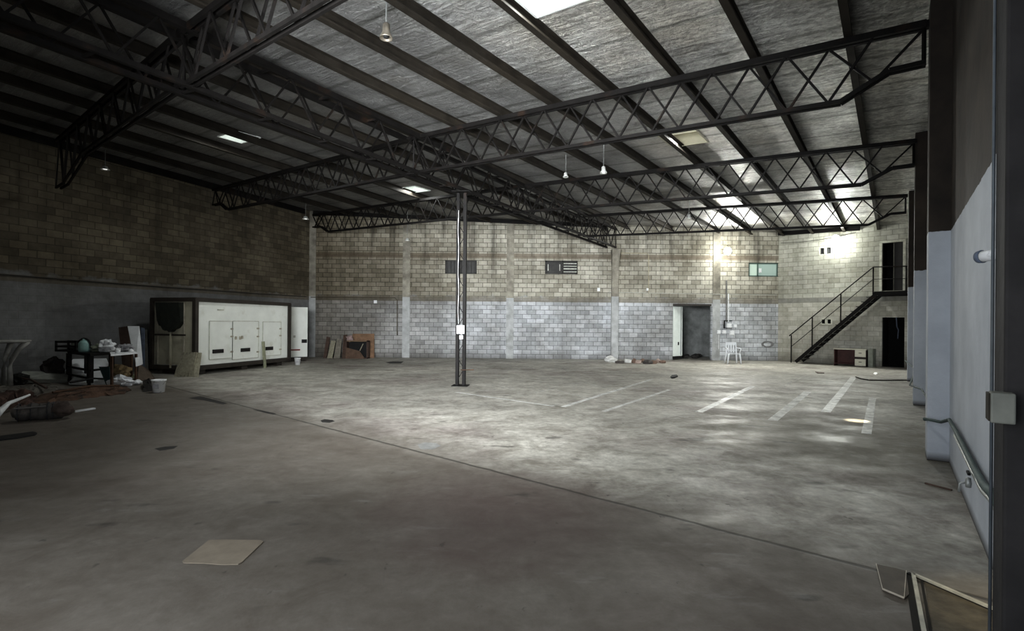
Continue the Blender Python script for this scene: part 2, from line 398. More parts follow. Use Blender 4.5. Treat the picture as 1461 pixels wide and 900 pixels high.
# roof: foil sheet, cut for the roof lights
SK = [  # (px, py, along purlin, across, material)
    (341,195,.62,.95,SKYE,'lit roof light high over the white cabin at the left'),
    (590,270,.75,.95,SKYE,'lit roof light just left of the lattice column top'),
    (783,-12,.8,.9,SKYE,'bright square roof light at the top edge above the nearest truss'),
    (975,197,1.0,.85,SKYD,'dull yellowed roof light seen through the nearest truss')]
bm = bmesh.new()
c8 = [(.18+.6,-.7-.8), (-15.6,10.2), (-9.2-.4,24.6), (12.6,24.6), (16.6,20.9)]
vs = [bm.verts.new((x, y, RZ(x, y))) for x, y in c8]; bm.faces.new(vs)
sk_c = []
for x, y, a, b_, mt, lb in SK:
    u, w = uw(x, y); Y = (5.75-EYE)/(-w + .037*u - .027); c = Vector((u*Y, Y, 0)); sk_c.append(c)
    for n_, dd in ((EU, a/2), (EU*-1, a/2), (EV, b_/2), (EV*-1, b_/2)):
        # only bisect faces near the opening would be ideal; a global cut keeps the plane flat, which is fine
        bmesh.ops.bisect_plane(bm, geom=bm.verts[:]+bm.edges[:]+bm.faces[:], plane_co=c+n_*dd, plane_no=n_)
dele = []
for f in bm.faces:
    m_ = f.calc_center_median(); m_.z = 0
    for c, (x, y, a, b_, mt, lb) in zip(sk_c, SK):
        r = m_-c
        if abs(r.dot(EU)) < a/2 and abs(r.dot(EV)) < b_/2: dele.append(f)
bmesh.ops.delete(bm, geom=list(set(dele)), context='FACES')
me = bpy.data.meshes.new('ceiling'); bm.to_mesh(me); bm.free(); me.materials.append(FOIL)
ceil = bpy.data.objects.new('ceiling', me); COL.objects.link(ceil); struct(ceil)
WELL = M('white_roof_light_well', (.75,.77,.75), .6, 0, .1, 2)
for c, (x, y, a, b_, mt, lb) in zip(sk_c, SK):
    t = thing('roof_light', lb, 'roof light', (c.x, c.y, RZ(c.x, c.y)))
    def P(i, j, k):
        p = c + EU*(i*a/2) + EV*(j*b_/2); return Vector((p.x, p.y, RZ(p.x, p.y)+k))
    cs = [(-1,-1),(1,-1),(1,1),(-1,1)]; w_ = MB()
    for i in range(4):
        p, q = cs[i], cs[(i+1) % 4]; w_.quad(P(*p,-.015), P(*q,-.015), P(*q,.28), P(*p,.28))
    w_.build('well', WELL if mt is SKYE else CREAM, t)
    MB().quad(*[P(*p,.28) for p in cs]).build('panel', mt, t)
    tr = MB()
    for i in range(4): tr.bar(P(*cs[i],-.01), P(*cs[(i+1) % 4],-.01), .03, .02)
    tr.build('frame', WELL if mt is SKYE else CREAM, t)

# columns cast into the walls
def wcol(x, w, name='column', top=None, d=.05, mat=None):
    tp = top or (RZ(back.W(x,0,0).x, 24.1)-.02)
    b = MB(); b.box(back.W(x, d/2-.02, 1.4), (w, d+.04, 2.8), back.d); o = b.build(name, CONCG, None); 
    b = MB(); b.box(back.W(x, d/2-.02, (2.8+tp)/2), (w, d+.04, tp-2.8), back.d); o2 = b.build(name, mat or CONC, None)
    for q in (o, o2): struct(q)
    return o
k = 1
for x in (.12, 4.47, 9.26, 18.78):
    for q in ('lower',):
        tp = RZ(back.W(x,0,0).x, 24.1)-.02
        MBa = MB().box(back.W(x, .005, 1.4), (.34, .05, 2.8), back.d); struct(MBa.build('trim_%d' % k, CONCG)); k += 1
        MBa = MB().box(back.W(x, .005, (2.8+tp)/2), (.34, .05, tp-2.8), back.d); struct(MBa.build('trim_%d' % k, CONC)); k += 1
# pilaster with haunch that carries the long girder
px_ = 9.36+4.72
b = MB().box(back.W(px_, .08, 1.45), (.32,.2,2.9), back.d); struct(b.build('trim_%d' % k, CONCG)); k += 1
b = MB().box(back.W(px_, .08, 3.6), (.30,.2,1.4), back.d)
p0, p1, z0, z1 = -.15, .15, 4.2, 5.05
b.hexa([back.W(px_+p0, -.02, z0), back.W(px_+p0, .18, z0), back.W(px_+p1, .18, z0), back.W(px_+p1, -.02, z0),
        back.W(px_+p0-.04, -.02, z1), back.W(px_+p0-.04, .42, z1), back.W(px_+p1+.04, .42, z1), back.W(px_+p1+.04, -.02, z1)])
struct(b.build('trim_%d' % k, CONC)); k += 1
# right wall pillars (white below, bare above: same paint line as the wall)
rd = Vector((.59, .8074, 0)); rn = EV
def rwp(Y, off=0, z=0):          # point on the right wall plane at depth Y, off metres into the hall
    return Vector((.6947+.7308*Y, Y, z)) + rn*off
for i, Y in enumerate((1.86, 6.33, 10.8, 15.5)):
    LP = .24 if i == 0 else .4
    a = rwp(Y); zt = RZ(a.x, a.y)
    b = MB(); base = a + rd*(LP/2)
    b.box(base + rn*.10 + Vector((0,0,(zt-.02)/2)), (LP, .24, zt-.02), rd, rn)
    struct(b.build('trim_%d' % k, DARKPIL if i == 0 else PAINT, bevel=.01)); k += 1

# ---------------------------------------------------------------- roof steel
girder_x = lambda Y: -4.42 + .5790*(Y-8.5)
def fan(v0): return max(0, min(.3, (v0-7)*.028))
ordn = ['first','second','third','fourth','fifth','sixth','seventh','eighth','ninth','tenth','eleventh','twelfth','thirteenth','fourteenth','fifteenth','sixteenth','seventeenth']
for i in range(16):
    v0 = 1.13 + 1.19*i; g = fan(v0)
    def X_(Y): return VX(v0+g*(Y-9), Y)
    # start on the front wall line, end on back / stair / left wall
    Y0 = -.9
    for s_ in range(4000):
        Y0 += .005
        x = X_(Y0)
        r_ = Vector((x,Y0,0)) - FW0
        if r_.dot(EU) > .05 and x > LWX(Y0)+.03: break
    Y1 = Y0
    while True:
        Y1 += .02; x = X_(Y1)
        if Y1 > 24.03 or x < LWX(Y1)+.05: break
        r_ = Vector((x,Y1,0)) - Vector((12.28,24.1,0))
        if r_.dot(stair.n) < .05 and x > 12: break
    if Y1-Y0 < 1: continue
    A = Vector((X_(Y0), Y0, 0)); B = Vector((X_(Y1), Y1, 0))
    t = thing('roof_purlin', 'dark steel roof purlin under the foil, %s one counted from the white right wall' % ordn[i], 'roof purlin', (A.x, A.y, RZ(A.x,A.y)))
    za, zb = RZ(A.x, A.y), RZ(B.x, B.y); sd = Vector((B.y-A.y, A.x-B.x, 0)).normalized()
    def at_(p, z, o, dz): return Vector((p.x, p.y, z+dz)) + sd*o
    b = MB().bar(at_(A,za,0,-.10), at_(B,zb,0,-.10), .012, .20); b.build('web', STEEL2, t)
    b = MB().bar(at_(A,za,.045,-.196), at_(B,zb,.045,-.196), .095, .008).bar(at_(A,za,.09,-.182), at_(B,zb,.09,-.182), .006, .03); b.build('bottom_flange', STEEL2, t)
    b = MB().bar(at_(A,za,.035,-.006), at_(B,zb,.035,-.006), .075, .008); b.build('top_flange', STEEL2, t)

def truss(name, label, A, B, zoff_top, prof, width, period, rb=.015, cw=.05, ct=.085, cb=.055, phase0=True, both=True, topx=0):
    """lattice beam with two web planes; prof(s) gives the depth of the bottom chord below the roof"""
    A = Vector((*A, 0)); B = Vector((*B, 0)); L = (B-A).length; d = (B-A)/L; n = Vector((-d.y, d.x, 0))
    def R(s, off, dz):
        p = A + d*s + n*off; return Vector((p.x, p.y, RZ(p.x, p.y)+dz))
    t = thing(name, label, 'roof truss' if name == 'roof_truss' else 'girder', R(0,0,-1.0))
    hw = width/2
    for sgn in (-1, 1):
        MB().bar(R(0,sgn*hw,-zoff_top-ct/2), R(L,sgn*hw,-zoff_top-ct/2), cw, ct).build('top_chord', STEEL, t)
        pts = [0]+[q for q in (.55,.95) if prof(.3) != prof(2)] if True else []
        ks = sorted(set([0, L] + [q for q in prof.knots if 0 < q < L])); b = MB()
        for a_, c_ in zip(ks[:-1], ks[1:]): b.bar(R(a_,sgn*hw,-prof(a_)+cb/2), R(c_,sgn*hw,-prof(c_)+cb/2), cw*.8, cb)
        b.build('bottom_chord', STEEL, t)
        ph = 0 if sgn < 0 else period/2
        s = ph + .04; up = True
        while s < L-.05:
            e = min(s+period/2-.03, L-.02)
            p = R(s, sgn*hw, -zoff_top-ct) ; q = R(e, sgn*hw, -prof(e)+cb)
            MB().bar(p, q, rb*2, rb*2).build('web_member', STEEL, t)
            s2 = e+.03
            if s2 >= L-.05: break
            e2 = min(s2+period/2-.03, L-.02)
            MB().bar(R(s2, sgn*hw, -prof(s2)+cb), R(e2, sgn*hw, -zoff_top-ct), rb*2, rb*2).build('web_member', STEEL, t)
            s = e2+.03
    b = MB(); b.bar(R(0,-hw,-zoff_top-ct/2), R(0,hw,-zoff_top-ct/2), .06, ct); b.bar(R(0.02,0,-zoff_top), R(.02,0,-prof(0)), .04, .03, (1,0,0))
    b.build('end_post', STEEL, t)
    n_ = int(L/1.3)
    if width > .2:
        for j in range(1, n_+1):
            s = j*L/(n_+1); MB().bar(R(s,-hw,-zoff_top-ct/2), R(s,hw,-zoff_top-ct/2), .04, .04).build('cross_tie', STEEL, t); MB().bar(R(s,-hw,-prof(s)+cb/2), R(s,hw,-prof(s)+cb/2), .04, .03).build('cross_tie', STEEL, t)
    return t
class Prof:
    def __init__(s, ks): s.k = ks; s.knots = [q[0] for q in ks]
    def __call__(s, x):
        k = s.k
        if x <= k[0][0]: return k[0][1]
        for (a, da), (b_, db) in zip(k[:-1], k[1:]):
            if x <= b_: return da + (db-da)*(x-a)/(b_-a)
        return k[-1][1]
def gp(Y): return (girder_x(Y), Y)
rightprof = Prof([(0,.76),(.38,.78),(.92,1.08),(99,1.08)])
def endprof(L, raise_=.82): return Prof([(0,1.08),(L-1.15,1.08),(L-.62,raise_),(L,raise_)])
def ln(A, B): return math.hypot(B[0]-A[0], B[1]-A[1])
TW = .10
T = [((2.03,2.18),gp(7.72)), ((5.25,6.66),gp(12.15)), ((8.35,10.86),gp(16.45)), ((11.6,15.4),gp(21.05))]
lab = ['black lattice roof truss overhead nearest the camera, right of the long girder', 'black lattice truss from the nearest white pillar to the long girder', 'black lattice truss from the second white pillar to the long girder', 'farthest black lattice truss, from the staircase end of the right wall to the girder']
for (A, B), l in zip(T, lab): truss('roof_truss', l, A, B, .20, rightprof, TW, 1.04)
TL = [(gp(7.72), (-11.95,13.62+.1)), (gp(12.15), (-11.0,19.2)), (gp(16.45), (-9.1,23.85))]
lab = ['black lattice truss from the girder to the dark left wall, nearest the camera', 'black lattice truss from the girder to the left wall near the white cabin', 'black lattice truss ending in the far left corner by the back wall']
for (A, B), l in zip(TL, lab):
    L = ln(A, B)
    pr = endprof(L) if L > 8 else Prof([(0,1.08),(99,1.08)])
    if l.startswith('black lattice truss from the girder to the dark'): pr = Prof([(0,1.03),(L-3.0,1.05),(L-.9,1.5),(L,1.5)])
    truss('roof_truss', l, A, B, .20, pr, TW, 1.04)
G0, G1 = gp(4.55), gp(23.95)
truss('long_girder', 'heavy black box lattice girder running down the hall over the column', G0, G1, .20, Prof([(0,1.11),(99,1.11)]), .42, 1.06, rb=.014, cw=.09, ct=.10, cb=.07)

# steel wall plates closing the roof along the left and back walls
def plate(A, B, off, label, dz=.20):
    A, B = Vector((*A, 0)), Vector((*B, 0)); d = (B-A).normalized(); n = Vector((d.y, -d.x, 0))*off
    A += n; B += n; za, zb = RZ(A.x, A.y), RZ(B.x, B.y)
    o = MB().bar((A.x,A.y,za-dz/2-.005), (B.x,B.y,zb-dz/2-.005), .07, dz).build('wall_plate', STEEL, loc=(A.x,A.y,za)); tag(o, label, 'beam')
plate((LWX(10.6), 10.6), (-9.50, 23.70), .05, 'dark steel plate sealing the roof edge along the left wall', .22)
plate((-9.2, 24.05), (4.3, 24.05), .0, 'dark steel plate under the roof along the left part of the back wall', .17)
# edge beam over the stair wall
a, b_ = stair.W(.02,.12,0), stair.W(3.2,.12,0)
t = MB().bar((a.x,a.y,RZ(a.x,a.y)-.10), (b_.x,b_.y,RZ(b_.x,b_.y)-.10), .14, .16).build('eaves_beam', STEEL, loc=(a.x,a.y,RZ(a.x,a.y)))
tag(t, 'short dark steel eaves beam above the staircase wall', 'beam')

# ---------------------------------------------------------------- lattice column
cx, cy = -1.33, 13.63; zt = RZ(cx, cy)-1.13
t = thing('lattice_column', 'free-standing black lattice steel column in the middle of the floor', 'column', (cx, cy, 0))
ax = Vector((.995, -.0998, 0)); ay = Vector((.0998, .995, 0)); C0 = Vector((cx, cy, 0))
for sgn in (-1, 1):
    b = MB(); p = C0 + ax*(.115*sgn)
    b.box(p+Vector((0,0,zt/2+.01)), (.012,.13,zt-.02), ax, ay)
    for q in (-1, 1): b.box(p+ay*(q*.06)+ax*(-sgn*.026)+Vector((0,0,zt/2+.01)), (.078,.012,zt-.02), ax, ay)
    b.build('channel_leg', STEEL, t)
n = 14
LACE = M('worn_lacing_steel', (.30,.29,.27), .6, .2, .5, 9)
for i in range(n):
    z0, z1 = .1+i*(zt-.2)/n, .1+(i+1)*(zt-.2)/n; sg = 1 if i % 2 else -1
    for q in (-1,):
        MB().bar(C0+ax*(.10*sg)+ay*(q*.070)+Vector((0,0,z0)), C0-ax*(.10*sg)+ay*(q*.070)+Vector((0,0,z1)), .016, .006, ay).build('lacing_bar', STEEL, t)
MB().box(C0+Vector((0,0,.008)), (.42,.38,.016), ax, ay).build('base_plate', STEEL, t)
MB().box(C0+Vector((0,0,zt-.01)), (.46,.46,.02), ax, ay).build('cap_plate', STEEL, t)
MB().bar(C0-ay*.1+ax*.02+Vector((0,0,.42)), C0-ay*.1+ax*.36+Vector((0,0,.43)), .02, .02).build('stub_bar', RUSTY, t)
PAPER = M('white_paper', (.85,.86,.88), .7, 0, .05)
pp = D(657,470,13.5); t2 = MB().box(pp, (.20,.004,.22), (1,-.1,0)).build('paper_notice', PAPER, loc=pp); tag(t2, 'white paper notice fixed to the lattice column at chest height', 'notice')
GREYL = M('grey_grid_lines', (.5,.52,.56), .7)
g = MB()
for i in range(1, 4): g.box(pp+Vector((-.10+.05*i, -.006, 0)), (.004,.002,.21)); g.box(pp+Vector((0,-.006,-.11+.055*i)), (.19,.002,.004))
g.build('ruled_lines', GREYL, t2)
pp = D(658,481,13.5); t2 = MB().box(pp, (.10,.004,.09), (1,-.1,0)).build('paper_tag', PAPER, loc=pp); tag(t2, 'small white paper tag below the notice on the lattice column', 'notice')
b = MB()
pd = [D(657,y,13.52) for y in range(312,452,20)]
zs = 0
pth = [D(654+.5*math.sin(y*.11),y,13.50) for y in range(300,463,9)]
o = MB().tube(pth, .007, 6).build('hanging_cable', BUCKW, loc=pth[0]); tag(o, 'pale cable strung down the front of the lattice column', 'cable')

# ---------------------------------------------------------------- windows on the back wall
WF = M('dark_window_frame', (.032,.03,.027), .6); WF2 = M('dusty_green_frame', (.10,.15,.13), .6)
DG = M('dirty_dark_glass', (.03,.028,.025), .5, 0, .4, 5)
SLAT = M('pale_glass_louvre', (.55,.55,.50), .3, 0, .3, 12)
def window(i, x0, x1, z0, z1, kind):
    t = struct(thing('window_%d' % i, ['dark louvred slot window partly behind the lattice column','slot window with a dark pane and pale louvres mid back wall','slot window with frosted green pane by the corner'][i-1], 'window', back.W((x0+x1)/2, -.06, z0)))
    fm = WF if kind < 3 else WF2; b = MB(); q = -.06
    def W(x, z, qq=q): return back.W(x, qq, z)
    e = .03
    for (a0, c0, a1, c1) in ((x0,z0+e,x1,z0+e),(x0,z1-e,x1,z1-e)): b.bar(W(a0,c0), W(a1,c1), .06, .05)
    for a0 in (x0+e, x1-e, (x0+x1)/2+(.06 if kind == 2 else 0 if kind == 1 else -.25)): b.bar(W(a0,z0), W(a0,z1), .05, .06, (0,1,0))
    b.build('frame', fm, t)
    if kind == 3:
        xm = (x0+x1)/2-.25
        b = MB().quad(W(xm,z0,-.07), W(x1,z0,-.07), W(x1,z1,-.07), W(xm,z1,-.07)); b.build('pane', FROST, t)
        b = MB().quad(W(x0,z0,-.07), W(xm,z0,-.07), W(xm,z1,-.07), W(x0,z1,-.07)); b.build('pane', emis('paler_frosted_pane', (.5,.6,.53), .26), t)
        b = MB().box(W(xm+.12,(z0+z1)/2-.03,-.05), (.12,.02,.2), back.d); b.build('latch', BUCKW, t)
    else:
        b = MB().quad(W(x0,z0,-.10), W(x1,z0,-.10), W(x1,z1,-.10), W(x0,z1,-.10)); b.build('pane', DG, t)
        if kind == 2:
            xm = (x0+x1)/2+.06
            for zz in (.08,.22,.34,.46):
                MB().box(W((xm+x1)/2, z0+zz+.03, -.05), (x1-xm-.09,.06,.035 if zz != .22 else .05), back.d).build('louvre', SLAT, t)
            for xx in (x0+.14, xm-.13): MB().box(W(xx,(z0+z1)/2,-.075), (.035,.01,.3), back.d).build('side_glint', SLAT, t)
        else:
            for j in range(9):
                xx = x0+.1+j*(x1-x0-.2)/8; MB().box(W(xx,(z0+z1)/2,-.06), (.02,.05,z1-z0-.1), back.d).build('slat', WF, t)
window(1, 9.36-3.11, 9.36-1.65, 3.90, 4.52, 1)
window(2, 9.36+1.51, 9.36+3.01, 3.92, 4.54, 2)
window(3, 9.36+10.9, 9.36+12.27, 3.88, 4.52, 3)

# ---------------------------------------------------------------- room behind the back doorway
r = MB(); x0, x1 = 7.42, 10.6; y0, y1 = 24.27, 27.0
r.quad((x0-.6,y1,0),(x1,y1,0),(x1,y1,3),(x0-.6,y1,3)); r.quad((x0-.6,y0,0),(x0-.6,y1,0),(x0-.6,y1,3),(x0-.6,y0,3)); r.quad((x1,y0,0),(x1,y1,0),(x1,y1,3),(x1,y0,3)); r.quad((x0-.6,y0,2.9),(x1,y0,2.9),(x1,y1,2.9),(x0-.6,y1,2.9))
r.quad((x1,y0,0),(9.2,y0,0),(9.2,y0,3),(x1,y0,3)); r.quad((x0-.6,y0,0),(x0,y0,0),(x0,y0,3),(x0-.6,y0,3))
struct(r.build('wall_side_room', ROOMW))
d = struct(thing('door_1', 'white sheet door leaf swung inward in the back wall doorway', 'door', (7.5,24.2,0)))
LEAF = M('white_door_enamel', (.90,.96,.92), .4, 0, .05)
p, q = Vector((7.46,24.16,0)), Vector((8.00,24.56,0)); dd = (q-p).normalized(); nn = Vector((dd.y,-dd.x,0))
MB().box((p+q)/2+Vector((0,0,1.32)), ((q-p).length,.04,2.3), dd).build('leaf', LEAF, d)
MB().box((p+q)/2+Vector((0,0,.10)), ((q-p).length,.04,.12), dd).build('kick_strip', BLACK, d)
MB().bar(p+dd*.55+nn*.03+Vector((0,0,.2)), p+dd*.55+nn*.03+Vector((0,0,2.46)), .03, .03, (0,1,0)).build('stile', PIPEM, d)
MB().box(p+dd*.35+nn*.04+Vector((0,0,.75)), (.05,.03,.14), dd).build('handle', BLACK, d)
b = MB()
b.bar((7.42,24.14,2.55),(9.2,24.14,2.55),.1,.09); struct(b.build('trim_%d' % k, M('dark_lintel', (.07,.065,.06), .8))); k += 1
RUB = M('rubble', (.05,.048,.044), .9, 0, .6, 20, .5)
for i, (x, y, s) in enumerate(((8.55,25.6,.3),(8.95,25.5,.34),(9.3,26.0,.28))):
    o = MB().blob((x,y,s*.28), (s*1.2,s,s*.7), i, .35, 2, 2, .8).build('rubbish_heap', RUB, loc=(x,y,0)); tag(o, ['dark rubbish heap on the side room floor beside the white door leaf','dark rubbish heap in the middle of the side room doorway','dark rubbish heap nearest the right jamb of the doorway'][i], 'rubbish')

# ---------------------------------------------------------------- stair wall doors and vents
def recess(x0, x1, z0, z1, dep, mat, nm):
    b = MB(); W = lambda x, q, z: stair.W(x, q, z)
    b.quad(W(x0,-dep,z0),W(x1,-dep,z0),W(x1,-dep,z1),W(x0,-dep,z1))
    for xx in (x0, x1): b.quad(W(xx,-.14,z0),W(xx,-dep,z0),W(xx,-dep,z1),W(xx,-.14,z1))
    b.quad(W(x0,-.14,z1),W(x1,-.14,z1),W(x1,-dep,z1),W(x0,-dep,z1)); b.quad(W(x0,-.14,z0+.001),W(x1,-.14,z0+.001),W(x1,-dep,z0+.001),W(x0,-dep,z0+.001))
    return b
FR = M('pale_door_surround', (.62,.62,.54), .8)
d = struct(thing('door_2', 'tall black double door opening onto the stair landing', 'door', stair.W(4.3,-.1,3.08)))
recess(3.97,4.66,3.08,5.02,.9,VOID,'').build('dark_opening', VOID, d)
DB = M('near_black_door', (.022,.020,.018), .5)
MB().box(stair.W(4.50,-.12,4.05), (.30,.035,1.92), stair.d).build('leaf', DB, d)
MB().bar(stair.W(4.345,-.08,3.08), stair.W(4.345,-.08,5.0), .02, .03, (0,1,0)).build('edge', M('worn_door_edge', (.10,.10,.085), .6), d)
b = MB()
for xx in (3.92, 4.70): b.box(stair.W(xx,.005,4.07), (.09,.05,2.0), stair.d)
b.box(stair.W(4.31,.005,5.065), (.87,.05,.09), stair.d); b.build('surround', FR, d)
d = struct(thing('door_3', 'black open doorway at floor level under the stair landing', 'door', stair.W(4.35,-.1,0)))
recess(3.98,4.72,0,2.0,1.2,VOID,'').build('dark_opening', VOID, d)
b = MB().bar(stair.W(4.45,-.02,2.0), stair.W(4.47,-.02,1.62), .035, .01, (0,1,0)); b.bar(stair.W(4.47,-.02,1.62), stair.W(4.52,-.02,1.5), .035, .01, (0,1,0)); b.bar(stair.W(4.52,-.02,1.5), stair.W(4.5,-.02,1.15), .03, .01, (0,1,0))
o = b.build('torn_strip', BLUEG, loc=stair.W(4.45,-.02,2.0)); tag(o, 'torn grey strip dangling from the head of the lower black doorway', 'strip')
def vent(i, x0, x1, z0, z1):
    d = struct(thing('window_%d' % i, ['small two-hole block vent high on the stair wall','small two-hole block vent behind the stair handrail'][i-4], 'vent', stair.W((x0+x1)/2,-.05,z0)))
    b = MB(); b.quad(stair.W(x0,-.15,z0),stair.W(x1,-.15,z0),stair.W(x1,-.15,z1),stair.W(x0,-.15,z1)); b.build('dark_recess', VOID if i == 5 else M('grey_vent_void', (.10,.10,.10), .9), d)
    b = MB(); b.box(stair.W((x0+x1)/2,-.02,(z0+z1)/2), (.10,.06,z1-z0), stair.d)
    for xx in (x0+.02, x1-.02): b.box(stair.W(xx,-.02,(z0+z1)/2), (.05,.06,z1-z0), stair.d)
    for zz in (z0+.02, z1-.02): b.box(stair.W((x0+x1)/2,-.02,zz), (x1-x0,.06,.05), stair.d)
    b.build('frame', FR, d)
vent(4, 1.66, 2.17, 4.72, 5.08); vent(5, 1.75, 2.19, 1.69, 1.96)

# ---------------------------------------------------------------- staircase
t = thing('steel_staircase', 'dark open-tread steel staircase with pipe handrail up to the landing door', 'staircase', stair.W(1.0,.5,0))
S = stair.W; zl = 2.98
for q in (.06, .94):
    MB().bar(S(1.05,q,.0+.06), S(3.92,q,zl-.10), .04, .13, (0,0,1)).build('stringer', STEEL, t)
TRD = M('tread_plate', (.05,.05,.045), .5, .4, .2, 6)
for i in range(15):
    f = (i+1)/16; MB().box(S(1.05+(3.92-1.05)*f,.5,zl*f), (.24,.84,.028), stair.d).build('tread', TRD, t)
b = MB().box(S(4.42,.5,zl), (1.06,.94,.05), stair.d); b.build('landing_plate', STEEL, t)
b = MB().bar(S(3.9,.96,zl-.06), S(4.93,.96,zl-.06), .05, .14); b.bar(S(3.9,.06,zl-.06), S(4.93,.06,zl-.06), .05, .14); b.box(S(3.92,.93,zl-.12), (.10,.08,.26), stair.d); b.build('landing_beam', STEEL, t)
for s_, zb, zt_ in ((.87,.02,1.22), (1.69,.66,1.99), (2.74,1.78,2.95), (3.85,zl-.1,3.98)):
    MB().bar(S(s_,.95,zb), S(s_,.95,zt_), .035, .035, (0,1,0)).build('baluster_post', STEEL, t)
for s_ in (4.90,): MB().bar(S(s_,.95,zl), S(s_,.95,3.94), .035, .035, (0,1,0)).build('baluster_post', STEEL, t)
MB().tube([S(.78,.95,1.18), S(3.85,.95,3.98), S(4.94,.95,3.94)], .022, 8).build('handrail', STEEL, t)
MB().tube([S(.87,.95,.72), S(3.85,.95,3.50), S(4.94,.95,3.47)], .014, 6).build('mid_rail', STEEL, t)

# desk, leaning panel under the stairs
t = thing('writing_desk', 'cream and brown pedestal desk with two drawers under the staircase', 'desk', S(3.05,.6,0))
CR = M('cream_laminate', (.70,.68,.58), .5, 0, .08); DB2 = M('dark_red_wood', (.075,.025,.022), .5, 0, .3, 4)
MB().box(S(3.05,.62,.69), (1.16,.5,.04), stair.d).build('desk_top', CR, t)
MB().box(S(2.50,.62,.335), (.03,.46,.67), stair.d).build('side_panel', DB2, t)
MB().box(S(2.88,.42,.38), (.74,.03,.58), stair.d).build('back_panel', DB2, t)
MB().box(S(3.42,.62,.335), (.40,.46,.67), stair.d).build('drawer_case', M('dark_desk_case', (.04,.03,.025), .6), t)
MB().box(S(2.88,.62,.09), (.74,.4,.03), stair.d).build('foot_shelf', DB2, t)
for z in (.17, .53):
    dr = MB().box(S(3.42,.865,z), (.37,.03,.27), stair.d).build('drawer', CR, t)
    MB().box(S(3.42,.89,z+.02), (.10,.02,.02), stair.d).build('handle', BLACK, dr)
o = MB().box(S(3.74,.5,.36), (.16,.5,.72), stair.d).build('side_cabinet_panel', M('grey_green_board', (.33,.35,.30), .7), loc=S(3.74,.5,0)); tag(o, 'narrow grey-green cabinet standing right beside the cream desk', 'cabinet')

# ---------------------------------------------------------------- lamps
def pendant(name, label, px, py, Y, r, h, mat, lit=None, rod=None, reflector=False):
    c = D(px, py, Y); t = thing(name, label, 'pendant lamp', (c.x, c.y, c.z)); zt = RZ(c.x, c.y)
    b = MB(); b.lathe(c, [(r*.25, h*.62), (r*.55,h*.5), (r*.62, 0), (r, -h*.35), (r, -h*.42), (r*.93,-h*.40), (r*.5,-.02), (r*.2,h*.4)], 20); b.build('shade', mat, t, True)
    b = MB(); b.lathe(c, [(0.001,h*.62),(r*.25,h*.62)], 12); b.lathe(c, [(0.001,-h*.42),(r*.4,-h*.36),(r*.5,-h*.1),(r*.3,h*.2)], 14); b.build('bulb', lit or BLACK, t, True)
    MB().tube([(c.x,c.y,c.z+h*.55), (c.x,c.y,zt-.005)], .008, 6).build('rod', PIPEM if rod is None else rod, t)
ALU = M('dull_aluminium', (.42,.38,.32), .4, .8, .3, 12)
ALU2 = M('bright_aluminium', (.75,.76,.74), .4, .3, .1, 12)
pendant('pendant_lamp', 'unlit metal bell lamp hanging between the first two trusses', 551, 46, 6.9, .085, .20, ALU)
pendant('pendant_lamp', 'pale bell lamp on a long rod below the nearest truss', 861, 243, 12.6, .085, .16, ALU2, GLOW)
pendant('pendant_lamp', 'faint bell lamp just left of the long rod lamp', 807, 250, 13.6, .075, .12, ALU2)
pendant('pendant_lamp', 'small bell lamp far back between two trusses at the right', 983, 309, 18.0, .085, .14, ALU2, GLOW)
pendant('pendant_lamp', 'pale lamp shining by the dark left wall', 150, 240, 15.2, .12, .10, ALU2, emis('lamp_glint_a', (1,1,.95), .8))
pendant('pendant_lamp', 'pale lamp hanging in the far left corner', 436, 311, 21.8, .14, .12, ALU2, emis('lamp_glint_b', (1,1,.95), .9))
pendant('pendant_lamp', 'pale lamp hanging before the back wall above the left slot window', 581, 342, 22.0, .10, .10, ALU2, emis('lamp_glint_c', (1,1,.95), .8))
def flood(label, c, direction, r=.11):
    t = thing('floodlight', label, 'floodlight', c); dv = Vector(direction).normalized()
    b = MB(); b.lathe(c, [(.02,-.16),(r*.6,-.12),(r,0),(r*1.0,.01)], 18, dv); b.build('housing', ALU, t, True)
    b = MB(); b.lathe(Vector(c)+dv*.012, [(.001,.12),(r*.6,.10),(r*1.0,.06),(r*1.15,.0),(r*1.1,-.03)], 18, dv); b.build('lens', LAMPE, t)
    return t
c1 = D(1038,358,23.75); flood('blazing round floodlight on the back wall left of the frosted window', c1, (-.25,-1,-.25), .15)
MB().bar(c1+Vector((.02,.12,0)), (c1.x,24.08,c1.z+.05), .03, .03).build('bracket', STEEL, bpy.data.objects['floodlight'])
c2 = S(2.42,.45,5.36); f2 = flood('blazing floodlight high over the staircase wall', c2, (-.5,-.5,-.7), .12)
MB().bar(c2+Vector((.05,.05,.05)), S(2.42,.02,5.50), .03, .03).build('bracket', STEEL, f2)

def light(name, kind, loc, energy, col=(1,1,1), **kw):
    l = bpy.data.lights.new(name, kind); l.energy = energy; l.color = col
    for a_, v_ in kw.items(): setattr(l, a_, v_)
    o = bpy.data.objects.new(name, l); COL.objects.link(o); o.location = loc; return o
def aim(o, target): o.rotation_euler = (Vector(target)-o.location).to_track_quat('-Z', 'Y').to_euler()
light('flood_lamp_light', 'POINT', c1+Vector((-.10,-.40,-.05)), 70, (1,1,.93), shadow_soft_size=.12)
o = light('flood_lamp_light', 'SPOT', c1+Vector((-.05,-.24,-.03)), 900, (1,1,.95), shadow_soft_size=.12, spot_size=math.radians(160), spot_blend=.6); aim(o, c1+Vector((-.45,-1,-.15)))
light('side_room_fill', 'POINT', (8.0,26.2,2.6), 7, (.95,1,1), shadow_soft_size=.05)  # added fill that brightens the side room, no visible fitting
light('stair_lamp_light', 'POINT', c2+Vector((-.12,-.12,-.22)), 65, (.97,1,.94), shadow_soft_size=.10)
